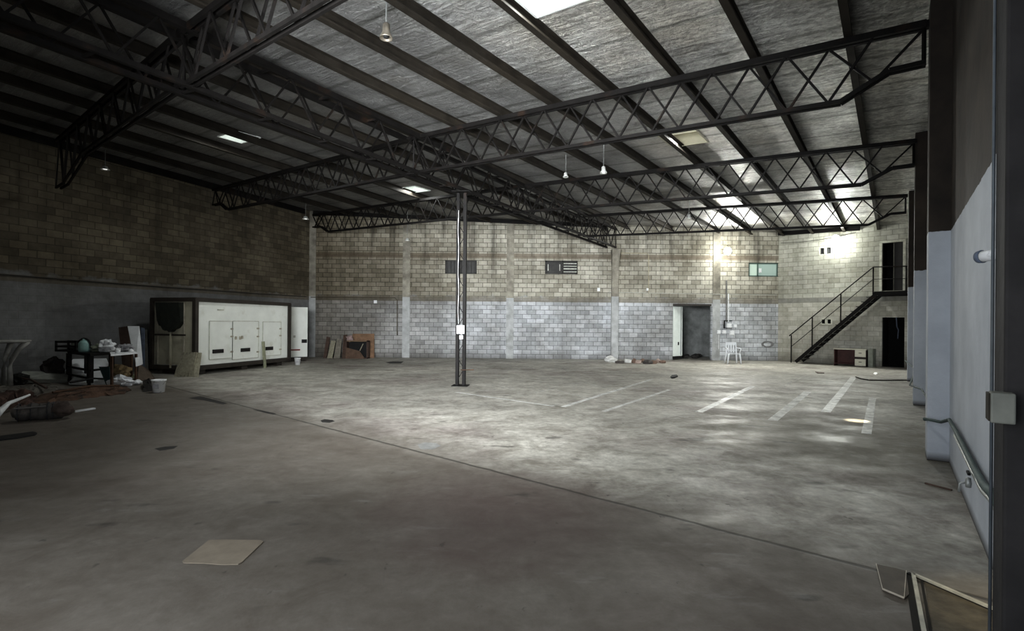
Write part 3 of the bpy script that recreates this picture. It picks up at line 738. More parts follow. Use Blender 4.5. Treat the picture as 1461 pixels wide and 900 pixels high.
o = light('stair_lamp_light', 'SPOT', c2+Vector((-.08,-.08,-.12)), 600, (.97,1,.95), shadow_soft_size=.12, spot_size=math.radians(160), spot_blend=.6); aim(o, c2+Vector((-.6,-.7,-.8)))
# daylight through the loading opening behind the camera, plus an added beam
pc = front.W(3.2, -.25, 2.15)
o = light('doorway_daylight_fill', 'AREA', pc, 175, (.90,.95,1.0), shape='RECTANGLE', size=4.7, size_y=4.1); aim(o, pc + Vector((.45,.8,-.03)))
pc2 = front.W(3.2, .05, 3.0)
o = light('doorway_daylight_fill', 'AREA', pc2, 750, (.95,.98,1.0), shape='RECTANGLE', size=4.4, size_y=1.8, spread=math.radians(75)); aim(o, pc2 + Vector((.14,1,.02)))  # added narrow beam to brighten the truck box and back wall
# daylight dropping through the roof lights
for c, pw in zip(sk_c, (90, 50, 60, 40)):
    o = light('roof_light_daylight', 'AREA', (c.x, c.y, RZ(c.x,c.y)-.03), pw, (.97,1,.97), shape='SQUARE', size=.6)
# shaft of sun on the floor by the right wall
tg = G(1222,600); sp = light('sun_shaft', 'SPOT', (tg.x+.9, tg.y+1.0, 5.6), 6000, (1,.86,.62), spot_size=math.radians(4.2), spot_blend=.9, shadow_soft_size=.03); aim(sp, tg)
tg = Vector((2.88,3.02,0)); sp = light('sun_shaft', 'SPOT', (.1,1.3,4.4), 500, (1,.86,.6), spot_size=math.radians(11), spot_blend=.9, shadow_soft_size=.03); aim(sp, tg)

w = bpy.data.worlds.new('world'); bpy.context.scene.world = w; w.use_nodes = True
w.node_tree.nodes['Background'].inputs[0].default_value = (.75,.85,1,1); w.node_tree.nodes['Background'].inputs[1].default_value = .35

# ---------------------------------------------------------------- cables, pipes, boxes on the walls
def lw(x, y, q=0):
    u, w_ = uw(x, y); Y = 17.55/(.34-u); return Vector((u*Y, Y, EYE-w_*Y)) + Vector((.947,-.322,0))*q
pth = [lw(x, y, .03) for x, y in ((-60,386),(0,391.5),(60,396),(120,401),(180,405.5),(240,410),(300,414),(360,418.5),(400,421),(436,423))]
o = MB().tube(pth, .016, 6).build('wall_cable', CABLE, loc=pth[0]); tag(o, 'dark cable sagging along the whole dark left wall', 'cable')
a = lambda x, y, q=.05: back.W(*[back.px(x,y)[0]], q, back.px(x,y)[1])
o = MB().tube([a(444,424), a(500,424.5), a(564,425), a(567,428), a(567,478)], .022, 6).build('conduit', M('brown_conduit', (.10,.085,.06), .7), loc=a(444,424)); tag(o, 'brown conduit along the back wall turning down behind the lattice column left', 'conduit')
o = MB().tube([a(868,417), a(950,418.5), a(1030,420), a(1108,421)], .016, 6).build('conduit', M('pale_conduit', (.50,.50,.46), .6), loc=a(868,417)); tag(o, 'thin pale pipe running level above the open doorway to the corner', 'conduit')
o = MB().tube([a(880,361), a(922,361.5), a(925,364), a(925,419)], .018, 6).build('conduit', M('tan_conduit', (.42,.38,.28), .6), loc=a(880,361)); tag(o, 'pipe bending down the back wall between girder pilaster and floodlight', 'conduit')
o = MB().tube([a(1038.5,419,.06), a(1038.5,459,.06)], .03, 8).build('conduit', BUCKW, loc=a(1038,419)); tag(o, 'thick white conduit dropping to the meter box above the plastic chair', 'conduit')
o = MB().tube([a(1036,400,.04), a(1036,459,.04)], .035, 8).build('conduit', M('shadow_grey_conduit', (.22,.22,.21), .7), loc=a(1036,400)); tag(o, 'grey conduit directly left of the thick white conduit', 'conduit')
def wbox(name, label, cat, px, py, w_, h_, mat, d_=.1, lid=True):
    c = a(px, py, d_/2); t = thing(name, label, cat, c)
    MB().box(c, (w_, d_, h_), back.d).build('case', mat, t, bevel=.01)
    if lid: MB().box(c+Vector((0,-d_/2-.008,0)), (w_*.8, .015, h_*.8), back.d).build('cover', mat, t, bevel=.005)
    return t
m = wbox('meter_box', 'white electric meter box in dark frame above the plastic chair', 'meter box', 1039, 464.5, .22, .2, BUCKW, .12)
b = MB(); c = a(1038,463,.04)
for dx, dz, ww, hh in ((0,.18,.36,.03),(0,-.16,.36,.03),(-.17,0,.03,.34)): b.box(c+Vector((dx,0,dz)), (ww,.08,hh), back.d)
b.build('frame', STEEL, m)
MB().box(a(1048,465,.06), (.14,.08,.13), back.d).build('meter_dial', BUCKW, m, bevel=.01)
for (x, y), l in zip(((1025,473.5),(1032.5,473.5),(1043.5,474.5)), ('leftmost of three white socket boxes below the meter box','middle one of three white socket boxes below the meter box','rightmost, largest of three white socket boxes below the meter box')):
    wbox('socket_box', l, 'socket', x, y, .17 if x < 1040 else .22, .16 if x < 1040 else .2, BUCKW, .07)
o = MB().tube([a(1025,477,.03), a(1025,498,.03)], .012, 6).build('conduit', BUCKW, loc=a(1025,477)); tag(o, 'thin white pipe running down from the leftmost socket box', 'conduit')
wbox('switch_box', 'tiny white switch box on the blocks left of the girder pilaster', 'switch', 854, 413, .13, .16, BUCKW, .06)
wbox('switch_box', 'tiny white box below the vertical bend of the tan pipe', 'switch', 923.5, 413, .1, .12, BUCKW, .06)
wbox('lamp_fitting', 'small white lamp fitting on the grey wall above the leaning junk', 'lamp', 536, 430.5, .14, .14, BUCKW, .08)
# patched grey ring low by the corner
c = a(1095,491,.012); b = MB(); n = 28
for j in range(n):
    a0, a1 = 2*math.pi*j/n, 2*math.pi*(j+1)/n
    f = lambda t_, r_: c + Vector((.29*r_*math.cos(t_), 0, .15*r_*math.sin(t_)))
    b.quad(f(a0,.62), f(a1,.62), f(a1,1), f(a0,1))
o = b.build('mortar_ring', M('grey_mortar', (.20,.20,.20), .9), loc=c); tag(o, 'oval ring of grey mortar smeared low on the wall by the corner', 'mortar patch')
# wire under the eaves on the stair wall
pth = [stair.W(.1+i*.42,.03,5.42-.10*math.sin(i/7*math.pi)+.02*i) for i in range(8)]
o = MB().tube(pth, .01, 5).build('sagging_wire', STEEL2, loc=pth[0]); tag(o, 'thin wire sagging across the top of the stair wall', 'wire')

# right wall: hose bundle, camera, junction box
pts = [(1308,536,.30),(1318,543,.24),(1324,560,.24),(1327,583,.24),(1340,590,.10),(1352,597,.06),(1362,612,.05),(1375,638,.05),(1388,664,.05),(1400,686,.05),(1411,697,.05),(1421,714,.05)]
def rw(x, y, q):
    u, w_ = uw(x, y); A0 = .6947 - q*1.2386; Y = A0/(u-.7308); return Vector((u*Y, Y, EYE-w_*Y))
hp = [rw(*p) for p in pts[4:]]
h0 = [rwp(15.4,.27,.62), rwp(13.2,.10,.55), rwp(10.75,.28,.42), rwp(10.3,.1,.40), rwp(8.8,.06,.36), rwp(6.8,.06,.45), rwp(6.30,.245,.50)]
hp = [rwp(6.25,.25,.52), rwp(6.12,.10,.52)] + [rwp(p.y-.1,.05,p.z) for p in hp[1:]]
o = MB().tube(h0+hp, [.016]*len(h0)+[.017+.0015*i for i in range(len(hp))], 8).build('service_pipe', GREENG, smooth=True, loc=hp[0]); tag(o, 'grey-green pipe climbing along the foot of the white right wall', 'pipe')
hp2 = [p + Vector((-.02,-.02,-.045)) for p in hp[3:]]
o = MB().tube(hp2, .016, 6).build('service_pipe', PIPEM, smooth=True, loc=hp2[0]); tag(o, 'thin grey pipe strapped just under the grey-green pipe', 'pipe')
t = thing('wall_valve', 'small grey valve on the pipes low on the white right wall', 'valve', rwp(3.95,.08,.47))
vc = rwp(3.95,.09,.46)
MB().lathe(vc+Vector((0,0,-.06)), [(.001,.02),(.018,.02),(.021,.05),(.016,.09),(.001,.095)], 14).build('body', PIPEM, t, True)
MB().tube([vc, vc+rn*.05+Vector((0,0,-.02)), vc+rn*.055+Vector((0,0,-.085))], .009, 8).build('spout', PIPEM, t, True)
MB().box(vc+Vector((0,0,.07)), (.1,.02,.02), rd).build('lever', STEEL, t, bevel=.004)
t = thing('security_camera', 'white bullet security camera with dark lens hood on the right wall', 'security camera', rwp(3.1,.07,2.08))
cc = D(1412,364,3.14); dv = Vector((-.05,1,-.05)).normalized()
MB().lathe(cc-dv*.05, [(.001,0),(.03,0),(.034,.01),(.034,.09),(.028,.095)], 18, dv).build('body', BUCKW, t, True)
MB().lathe(cc+dv*.04, [(.036,0),(.040,.005),(.037,.03),(.026,.022),(.001,.02)], 18, dv).build('lens_hood', BLUEG, t, True)
wb = rwp(cc.y+.02,0,cc.z-.05); MB().tube([cc-dv*.04+Vector((0,0,-.03)), cc-dv*.05+Vector((.02,.0,-.055)), cc-dv*.03+Vector((.045,0,-.05)), wb+rn*.01], .007, 8).build('bracket', BLUEG, t, True)
# conduit and box on the near pillar
pin = rwp(1.86,.22,0)+rd*.24                       # inner near corner of the nearest pillar
e1 = pin + rn*.012
cond = MB().tube([e1+rn*-.005+Vector((0,0,.02)), e1+rn*-.005+Vector((0,0,5.2))], .006, 8).build('conduit', M('blue_grey_conduit', (.10,.115,.13), .5), loc=e1, smooth=True); tag(cond, 'full-height blue-grey conduit on the edge of the dark near pillar', 'conduit')
jb = D(1429,581,1.98); t = thing('junction_box', 'pale grey junction box on the dark pillar at the right edge', 'junction box', jb)
MB().box(jb, (.07,.08,.115), EV).build('case', M('pale_grey_plastic', (.17,.173,.15), .6), t, bevel=.006)
MB().box(jb+EV*.034+rd*.012, (.012,.08,.105), EV).build('side_cover', STEEL2, t, bevel=.002)

# ---------------------------------------------------------------- refrigerated box body
A0 = Vector((-9.46,15.6,0)); sd_ = Vector((.27,1,0)).normalized(); ed = Vector((-1,.27,0)).normalized(); Lb, Wb = 4.24, 1.70; zb, zt_ = .16, 2.30
t = thing('refrigerated_box', 'white insulated truck box with black edge frame against the left wall', 'truck box', A0+sd_*Lb/2+ed*Wb/2)
def K(s, e, z): return A0 + sd_*s + ed*e + Vector((0,0,z))
MB().hexa([K(.05,.05,zb+.12),K(Lb-.05,.05,zb+.12),K(Lb-.05,Wb-.05,zb+.12),K(.05,Wb-.05,zb+.12)][::-1] + [K(.05,.05,zt_-.05),K(Lb-.05,.05,zt_-.05),K(Lb-.05,Wb-.05,zt_-.05),K(.05,Wb-.05,zt_-.05)][::-1]).build('body', WHITEP, t)
b = MB().quad(K(.045,.05,zb+.13), K(.045,Wb-.05,zb+.13), K(.045,Wb-.05,zt_-.06), K(.045,.05,zt_-.06)); b.build('end_panel', CREAM, t)
FRM = M('black_brown_frame', (.035,.028,.022), .6)
for s, e in ((0,0),(Lb,0),(0,Wb),(Lb,Wb)): MB().box(K(s+(.04 if s == 0 else -.04), e+(.04 if e == 0 else -.04), (zb+zt_)/2), (.12,.12,zt_-zb), sd_).build('corner_post', FRM, t)
for e in (.03, Wb-.03):
    MB().bar(K(0,e,zt_-.03), K(Lb,e,zt_-.03), .10, .12).build('top_rail', FRM, t); MB().bar(K(0,e,zb+.05), K(Lb,e,zb+.05), .12, .13).build('bottom_rail', FRM, t)
for s in (.03, Lb-.03):
    MB().bar(K(s,0,zt_-.03), K(s,Wb,zt_-.03), .10, .12).build('top_rail', FRM, t); MB().bar(K(s,0,zb+.05), K(s,Wb,zb+.05), .12, .13).build('bottom_rail', FRM, t)
for s in (.4, Lb/2, Lb-.4): MB().box(K(s,Wb/2,zb/2), (.25,Wb-.3,zb), sd_).build('support_block', FRM, t)
SEAM = M('panel_seam', (.50,.50,.44), .6); SEAMD = M('dirty_hinge', (.40,.37,.30), .6)
def sidept(px, py):
    u, w_ = uw(px, py); Aq = A0 - ed*.0; s = (u*Aq.y-Aq.x)/(sd_.x-u*sd_.y); Y = Aq.y+s*sd_.y; return s, EYE-w_*Y
def door_outline(x0, x1, y0, y1, nm='door'):
    s0, za = sidept(x0, y0); s1, _ = sidept(x1, y0); z1 = za; z0 = sidept(x0, y1)[1]
    dr = MB().box(K((s0+s1)/2,.043,(z0+z1)/2), (s1-s0,.02,z1-z0), sd_).build(nm, WHITEP, t, bevel=.006)
    g = MB(); e = .030
    for p, q in ((K(s0,e,z0),K(s0,e,z1)),(K(s1,e,z0),K(s1,e,z1))): g.bar(p, q, .02, .012, (0,1,0))
    for p, q in ((K(s0,e,z0),K(s1,e,z0)),(K(s0,e,z1),K(s1,e,z1))): g.bar(p, q, .012, .02)
    g.build('gasket', SEAM, dr)
    for zz in (z0+.2, (z0+z1)/2+.1, z1-.25): MB().box(K(s1-.03,.024,zz), (.10,.02,.05), sd_).build('hinge', SEAMD, dr)
    return s0, s1, z0, z1
door_outline(300, 333, 458, 513); door_outline(333, 370, 458, 513); door_outline(376, 402, 459, 508, 'hatch')
for x, y, w_ in ((312,501,.42),(351,499,.40),(385,497,.36)):
    s, z = sidept(x, y); v_ = MB().box(K(s,.02,z), (w_,.03,.12), sd_).build('vent_grille', BLACK, t, bevel=.004)
    g = MB()
    for j in range(3): g.box(K(s,.0,z-.035+.035*j), (w_-.04,.012,.008), sd_)
    g.build('louvre', FRM, v_)
for x, y in ((337,482),(343,482),(346,481)):
    s, z = sidept(x, y); MB().box(K(s,.01,z), (.05,.04,.10), sd_).build('latch', SEAMD, t)
s, z = sidept(316,442); MB().box(K(s,.035,z), (.25,.012,.04), sd_).build('nameplate', SEAM, t)
# end face: cooling hood, post and bars
hd = MB(); rn2 = random.Random(3); N = 12; top_z = 2.18
def E_(e, z, o=-.03): return K(o, e, z)
e0, e1 = .45, 1.35
prof_z = [1.62-.30*math.sin(math.pi*(j/N))**.6 + rn2.uniform(-.04,.04) for j in range(N+1)]
for j in range(N):
    ea, eb = e0+(e1-e0)*j/N, e0+(e1-e0)*(j+1)/N
    hd.hexa([E_(ea,prof_z[j],-.10),E_(eb,prof_z[j+1],-.10),E_(eb,prof_z[j+1],.04),E_(ea,prof_z[j],.04),E_(ea,top_z,-.16),E_(eb,top_z,-.16),E_(eb,top_z,.04),E_(ea,top_z,.04)])
hd.build('cooling_hood', M('black_green_hood', (.018,.022,.016), .7, 0, .4, 6), t)
MB().bar(K(-.02,.35,1.2), K(-.02,1.5,1.2), .03, .05).build('crossbar', FRM, t)
MB().bar(K(-.03,.88,.2), K(-.03,.88,1.5), .05, .05, (0,1,0)).build('drain_pipe', CREAM, t)
MB().bar(K(.01,.42,.3), K(.01,.42,2.2), .04, .02, (0,1,0)).build('panel_joint', SEAMD, t)
MB().bar(K(.01,1.42,.3), K(.01,1.42,2.2), .04, .02, (0,1,0)).build('panel_joint', SEAMD, t)

# second white body behind, its lamp and bumper
p = Vector((-9.5,20.75,0)); q = Vector((-8.43,21.55,0)); dd = (q-p).normalized(); nn = Vector((dd.y,-dd.x,0)); Lp = (q-p).length
t = thing('white_cabinet_body', 'smaller white box body standing between the truck box and the back wall', 'truck box', (p+q)/2)
zz0, zz1 = .18, 2.22
MB().box((p+q)/2-nn*.30+Vector((0,0,(zz0+zz1)/2)), (Lp,.6,zz1-zz0), dd).build('body', WHITEP, t, bevel=.01)
MB().box((p+q)/2-nn*.32+Vector((0,0,.11)), (Lp-.1,.5,.2), dd).build('skirt', FRM, t)
def on2(px, py):
    u, w_ = uw(px, py); s = (u*p.y-p.x)/(dd.x-u*dd.y); Y = p.y+s*dd.y; return p+dd*s+Vector((0,0,EYE-w_*Y))+nn*.015
MB().box(on2(434,486.5), (.2,.03,.14), dd).build('vent_grille', BLACK, t)
MB().box(on2(421.5,499), (.35,.03,.05), dd).build('red_strip', M('dark_red_strip', (.20,.03,.025), .5), t)
MB().box(on2(420,480), (.08,.02,.09), dd).build('plate', SEAM, t)

# things leaning on the truck box
def lean(name, label, cat, pts, mat, thick=.02, lines=0, lm=None):
    """board given by 4 world points: bottom-left, bottom-right, top-right, top-left"""
    P_ = [Vector(q) for q in pts]; nrm = (P_[1]-P_[0]).cross(P_[3]-P_[0]).normalized()*thick
    c = (P_[0]+P_[1])/2; o = MB().hexa([*[x-nrm for x in P_], *P_][::1]).build(name, mat, loc=c); tag(o, label, cat)
    for j in range(lines):
        f = (j+1)/(lines+1)
        MB().bar(P_[0].lerp(P_[1],f)+nrm*.08, P_[3].lerp(P_[2],f)+nrm*.08, .012, .01, nrm).build('board_joint', lm or SEAMD, o)
    return o
a1, a2 = G(248,537), G(273,537.5)
lean('slatted_pallet', 'grey slatted wooden pallet leaning on the near corner of the truck box', 'pallet', [a1, a2, D(277,502.5,15.0)+Vector((0,.12,0)), D(258,503,15.45)], WOOD, .05, 4, M('slat_gap', (.13,.12,.09), .9))
lean('wooden_plank', 'single grey plank leaning right of the slatted pallet', 'plank', [G(275,538), G(282.5,538), D(287.5,503,15.35), D(281.5,503,15.35)], WOOD, .03)
tp = D(375.5,487,18.35); bt = G(378,524.5)
o = MB().bar(bt, tp, .12, .03, (1,-.3,0)).build('wooden_plank', M('greenish_plank', (.30,.31,.22), .8), loc=bt); tag(o, 'narrow pointed plank leaning upright on the truck box side', 'plank')
def bucket(label, px, py, r, h):
    c = G(px, py); t = thing('plastic_bucket', label, 'bucket', c)
    MB().lathe(c, [(.001,.003),(r*.80,.003),(r*.98,h*.9),(r,h*.9),(r*1.06,h*.92),(r*1.06,h),(r*.97,h),(r*.78,.02),(.001,.02)], 28).build('body', BUCKW, t, True)
    hp_ = [c+Vector((r*1.05*math.cos(a_), -r*.3*math.sin(a_)-r*.9*math.sin(a_)*.3, h*.9-r*.9*math.sin(a_))) for a_ in [math.pi*i/12 for i in range(13)]]
    MB().tube(hp_, .004, 6).build('handle', PIPEM, t)
    MB().box(c+Vector((0.02,-r*.93,h*.5)), (r*.9,.006,h*.35), (1,0,0), None, (0,-.12,1)).build('label_patch', M('grey_bucket_label', (.45,.45,.47), .6), t)
bucket('white speckled bucket on the floor right of the scrap table', 226.5, 559.5, .145, .29)
bucket('white bucket on the floor at the far end of the truck box', 424.5, 520.5, .11, .26)

# ---------------------------------------------------------------- junk at the back wall
y_ = 23.9
lean('wooden_board', 'dark narrow board leaning on the back wall beside the truck box', 'board', [G(461,510.5), G(466,510.5), D(471,481,23.95), D(466,480,23.95)], BROWN, .03)
lean('wooden_board', 'pale weathered board leaning on the back wall between dark boards', 'board', [G(466.5,511), G(474,511), D(479,486,23.9), D(472.5,486,23.9)], WOOD, .03)
lean('wooden_board', 'faded grey board leaning left of the brown open crate', 'board', [G(476,511), G(485,511), D(488,484,23.9), D(481,483,23.9)], M('faded_grey_board', (.26,.24,.20), .85), .03)
lean('wooden_board', 'dark red-brown board standing against the open crate left side', 'board', [G(488,511.5), G(493,511.5), D(495,477,23.8), D(490,478,23.8)], BROWN, .04)
lean('cardboard_sheet', 'large flat brown cardboard sheet standing behind the open crate', 'cardboard', [Vector((-7.25,23.75,0)), Vector((-6.25,23.75,0)), D(534,476,24.0), D(503,476,24.0)], M('orange_cardboard', (.26,.165,.105), .85), .02)
t = thing('open_crate', 'dark brown open wooden crate on the floor by the back wall', 'crate', G(508,511.5))
c0, c1_ = D(493,511.4,23.2), D(524,511.4,23.2); c0.z = c1_.z = 0; hgt = .80
w_ = (c1_-c0).x; mid = (c0+c1_)/2+Vector((0,.2,0))
MB().box(mid+Vector((0,.19,hgt/2)), (w_,.02,hgt)).build('back_board', BLACK, t)
for s in (-1,1): MB().box(mid+Vector((s*(w_/2-.02),0,hgt/2)), (.04,.38,hgt)).build('side_board', BROWN, t)
MB().box(mid+Vector((0,0,hgt-.02)), (w_,.38,.04)).build('top_board', CARD, t); MB().box(mid+Vector((0,0,.02)), (w_,.38,.04)).build('bottom_board', BROWN, t)
MB().hexa([mid+Vector(v) for v in ((-w_/2,-.2,0),(w_/2-.1,-.2,0),(w_/2-.1,-.17,0),(-w_/2,-.17,0),(-w_/2,-.2,.5),(w_/2-.35,-.2,.34),(w_/2-.35,-.17,.34),(-w_/2,-.17,.5))]).build('front_flap', M('brown_flap', (.13,.085,.06), .8), t)
MB().bar(mid+Vector((.12,-.1,.35)), mid+Vector((.25,-.05,.66)), .05, .03).build('strut', WOOD, t)
o = MB().blob(D(499,483,23.5), (.32,.2,.28), 4, .3, 2, 2).build('crumpled_bag', M('pinkish_rag', (.36,.28,.27), .9), loc=D(499,483,23.5)); tag(o, 'pinkish crumpled rag on top of the open crate', 'rag')
MB()

# ---------------------------------------------------------------- white plastic chair
def rot2(a_): return Vector((math.cos(a_), math.sin(a_), 0)), Vector((-math.sin(a_), math.cos(a_), 0))
cc = Vector((9.42,22.25,0)); fx, fy = rot2(math.radians(-8))      # fy points to the back of the chair
t = thing('plastic_chair', 'white moulded plastic armchair facing the hall below the meter box', 'chair', cc)
def Q(x, y, z): return cc + fx*x + fy*y + Vector((0,0,z))
MB().hexa([Q(-.22,-.21,.41),Q(.22,-.21,.41),Q(.20,.21,.39),Q(-.20,.21,.39),Q(-.22,-.21,.44),Q(.22,-.21,.44),Q(.20,.21,.42),Q(-.20,.21,.42)]).build('seat', CHAIRW, t, bevel=.012)
b = MB(); b.bar(Q(-.2,.23,.42), Q(-.20,.31,.84), .06, .03, fy); b.bar(Q(.2,.23,.42), Q(.20,.31,.84), .06, .03, fy); b.bar(Q(-.22,.31,.83), Q(.22,.31,.83), .03, .12); b.bar(Q(-.2,.27,.55), Q(.2,.27,.55), .02, .04)
for x in (-.10,0,.10): b.bar(Q(x,.25,.45), Q(x,.305,.84), .06, .02, fy)
b.build('backrest', CHAIRW, t, bevel=.006)
for sx in (-1,1):
    MB().tube([Q(sx*.22,-.2,.43), Q(sx*.25,-.23,.2), Q(sx*.27,-.25,.0)], [.036,.030,.024], 8).build('leg', CHAIRW, t, True)
    MB().tube([Q(sx*.2,.22,.43), Q(sx*.23,.28,.2), Q(sx*.25,.32,.0)], [.036,.030,.024], 8).build('leg', CHAIRW, t, True)
    MB().tube([Q(sx*.22,-.2,.43), Q(sx*.27,-.2,.64), Q(sx*.27,-.05,.66), Q(sx*.26,.15,.65), Q(sx*.2,.28,.68)], .022, 8).build('armrest', CHAIRW, t, True)
o = MB().blob(G(1060,514)+Vector((0,0,.07)), (.36,.24,.16), 9, .3, 2, 2, .8).build('crumpled_cloth', M('purple_cloth', (.06,.05,.16), .9), loc=G(1060,514)); tag(o, 'small purple cloth heap on the floor right of the plastic chair', 'cloth')

# ---------------------------------------------------------------- debris row by the back wall
dm = [M('debris_a', (.62,.62,.60), .8), M('debris_b', (.20,.14,.11), .9), M('debris_c', (.40,.32,.28), .9), M('debris_d', (.09,.08,.075), .9)]
DEB = [(870,516.5,.5,.16,0,'white crumpled bag at the left end of the debris row','bag'),(884,518,.30,.06,3,'dark flattened scrap beside the white crumpled bag','scrap'),(896,516.8,.42,.07,0,'flat white slab in the debris row','slab'),
 (905,518,.28,.10,1,'brown lump right of the flat white slab','scrap'),(911,518.5,.2,.07,2,'pinkish chip next to the brown lump','scrap'),(917,517,.34,.09,1,'brown broken board piece mid debris row','scrap'),(923,519,.42,.10,3,'dark heap of scrap mid debris row','scrap'),
 (931,518.6,.3,.07,1,'thin brown scrap right of the dark heap','scrap'),(938,517.5,.26,.09,2,'pale pink lump near the right end of the debris row','scrap'),(945,518,.30,.07,1,'red-brown scrap ending the debris row at the right','scrap')]
for i, (x, y, s, hh, mi, l, ct) in enumerate(DEB):
    hh *= 1.7; s *= 1.15
    c = G(x, y); b = MB()
    if ct == 'slab' or i % 3 == 1: b.box(c+Vector((0,0,hh/2)), (s,s*.6,hh), rot2(i*.7)[0], None, (.12*(-1)**i,.1,1))
    b.blob(c+Vector((.02,0,hh*.45)), (s*.8,s*.55,hh*1.2), i, .4, 2.5, 2, .8)
    o = b.build('debris_bag' if ct == 'bag' else 'debris_scrap', dm[mi], loc=c); tag(o, l, ct)
def flatpoly(name, label, cat, pxs, mat, th=.006, z=0.0):
    P_ = [G(*p) for p in pxs]; b = MB(); n_ = len(P_)
    b.f.append(tuple(range(n_, 2*n_))); b.v += [p+Vector((0,0,z+.001)) for p in P_] + [p+Vector((0,0,z+th)) for p in P_]
    for j in range(n_): b.f.append((j, (j+1) % n_, n_+(j+1) % n_, n_+j))
    o = b.build(name, mat, loc=sum(P_, Vector())/n_); return tag(o, label, cat)
flatpoly('rag', 'small dark rag lying alone on the open floor before the doorway', 'rag', [(956.5,538.5),(959,536.5),(965.5,536),(967,537.5),(963,539.5),(958,540)], BLACK, .04)
flatpoly('paper_scrap', 'bright white paper scrap on the floor before the cream desk', 'paper', [(1246,533.5),(1248,531.8),(1251,532),(1252,533.8),(1249,534.6)], emis('glowing_paper', (1,1,.98), .25), .02)  # the scrap gets a faint glow of its own to look brightly lit
fs = [G(1221,538.5), G(1228,541), G(1240,543), G(1262,543.3), G(1296,543)]
o = MB().tube([p+Vector((0,0,.02)) for p in fs], .018, 6).build('floor_cable', STEEL2, loc=fs[0]); tag(o, 'thin cable lying across the floor toward the far pillar', 'cable')
flatpoly('wood_splinter', 'thin stick on the floor in front of the staircase foot', 'stick', [(1163,530.5),(1168,531.5),(1176,532),(1176,532.8),(1166,532.5)], BROWN, .02)

# floor cardboard, near tile, frame
o = flatpoly('cardboard_sheet', 'flat grey-brown cardboard sheet alone on the near floor', 'cardboard', [(260,802),(262,804),(290,804.5),(318,806.5),(340,806),(346,802.5),(376,773.5),(372,771.5),(320,771),(298,771.5)], CARDG, .008)
t = flatpoly('broken_tile', 'thin broken board with pale edges on the floor by the pit frame', 'board', [(1250,807),(1259,843),(1290,856),(1297,850),(1293,817),(1279,813)], M('dusty_brown_tile', (.105,.088,.07), .6), .012)
e = MB(); PE = [G(*p) for p in ((1259,843),(1290,856),(1293,817),(1279,813),(1250,807))]
e.bar(PE[0]+Vector((0,0,.014)), PE[1]+Vector((0,0,.014)), .008, .008); e.bar(PE[1]+Vector((0,0,.014)), PE[2]+Vector((0,0,.014)), .004, .006); e.bar(PE[4]+Vector((0,0,.014)), PE[0]+Vector((0,0,.014)), .004, .005)
e.build('pale_edge', M('pale_chipped_edge', (.55,.50,.42), .5), t)
BR = M('dull_brass_steel', (.55,.53,.45), .4, .3, .25, 14); ED = M('dark_gap', (.02,.018,.015), .9)
t = thing('pit_frame', 'angle steel frame around the sunken corner at the bottom right', 'frame', G(1303,822))
k0, k1, k2 = G(1303,822), rwp(2.95,.02,0), G(1322,925)
MB().bar(k0+Vector((0,0,.012)), k1+Vector((0,0,.012)), .024, .02).build('rail', BR, t); MB().bar(k0+Vector((0,0,.012)), k2+Vector((0,0,.012)), .022, .02).build('rail', BR, t)
dq = (k1-k0).normalized(); MB().bar(k0+Vector((-.01,.035,.005)), k1+Vector((-.01,.035,.005)), .03, .008).build('packing', ED, t); MB().bar(k0+Vector((-.035,0,.005)), k2+Vector((-.035,0,.005)), .035, .008).build('packing', ED, t)
MB().bar(k0+Vector((.035,-.02,.005)), k2+Vector((.035,0,.005)), .012, .008).build('packing', ED, t)
o = MB().quad(k0+Vector((.04,-.04,.002)), k2+Vector((.04,0,.002)), rwp(2.2,0,.002), rwp(2.9,0,.002)).build('sunken_slab', M('brown_dusty_slab', (.10,.085,.06), .7, 0, .4, 7, .3), t)
# dark streak at the pillar foot, stick
b1 = G(1320,690), G(1358,700)
o = MB().bar(b1[0]+Vector((0,0,.008)), b1[1]+Vector((0,0,.008)), .02, .014).build('floor_stick', BROWN, loc=b1[0]); tag(o, 'thin dark stick on the floor beside the white right wall', 'stick')

# painted lines: parts of the floor
LN = [((650,559.5),(790,579.5),.10,0),((803,580.5),(930,541),.12,0),((861,587),(955,556),.10,0),((997,588),(1074,551),.14,0),((1102,600),(1152,559),.16,0),((1178,588),(1218,538),.16,0),((1236,619),(1245,568),.13,0),
      ((905,574),(997,587.5),.08,1),((733,567.5),(790,554.5),.09,1),((690,557),(740,551.5),.09,1),((780,553),(850,571),.07,1),((1070,566),(1290,575),.09,1),((940,560),(1060,566),.07,1),((790,579),(812,573),.08,1),((830,545),(890,560),.06,1),((801,524),(812,531),.12,1),((700,553),(860,545),.07,1),((1060,553),(1280,560),.07,1),((1106,556),(1150,537),.10,1)]
for i, (p, q, w_, m_) in enumerate(LN):
    a_, c_ = G(*p), G(*q); d_ = (c_-a_).normalized(); n_ = Vector((-d_.y, d_.x, 0))*w_/2; z = Vector((0,0,.002+.0004*i))
    MB().quad(a_-n_+z, c_-n_+z, c_+n_+z, a_+n_+z).build('painted_line', LINE2 if m_ else LINE, floor)
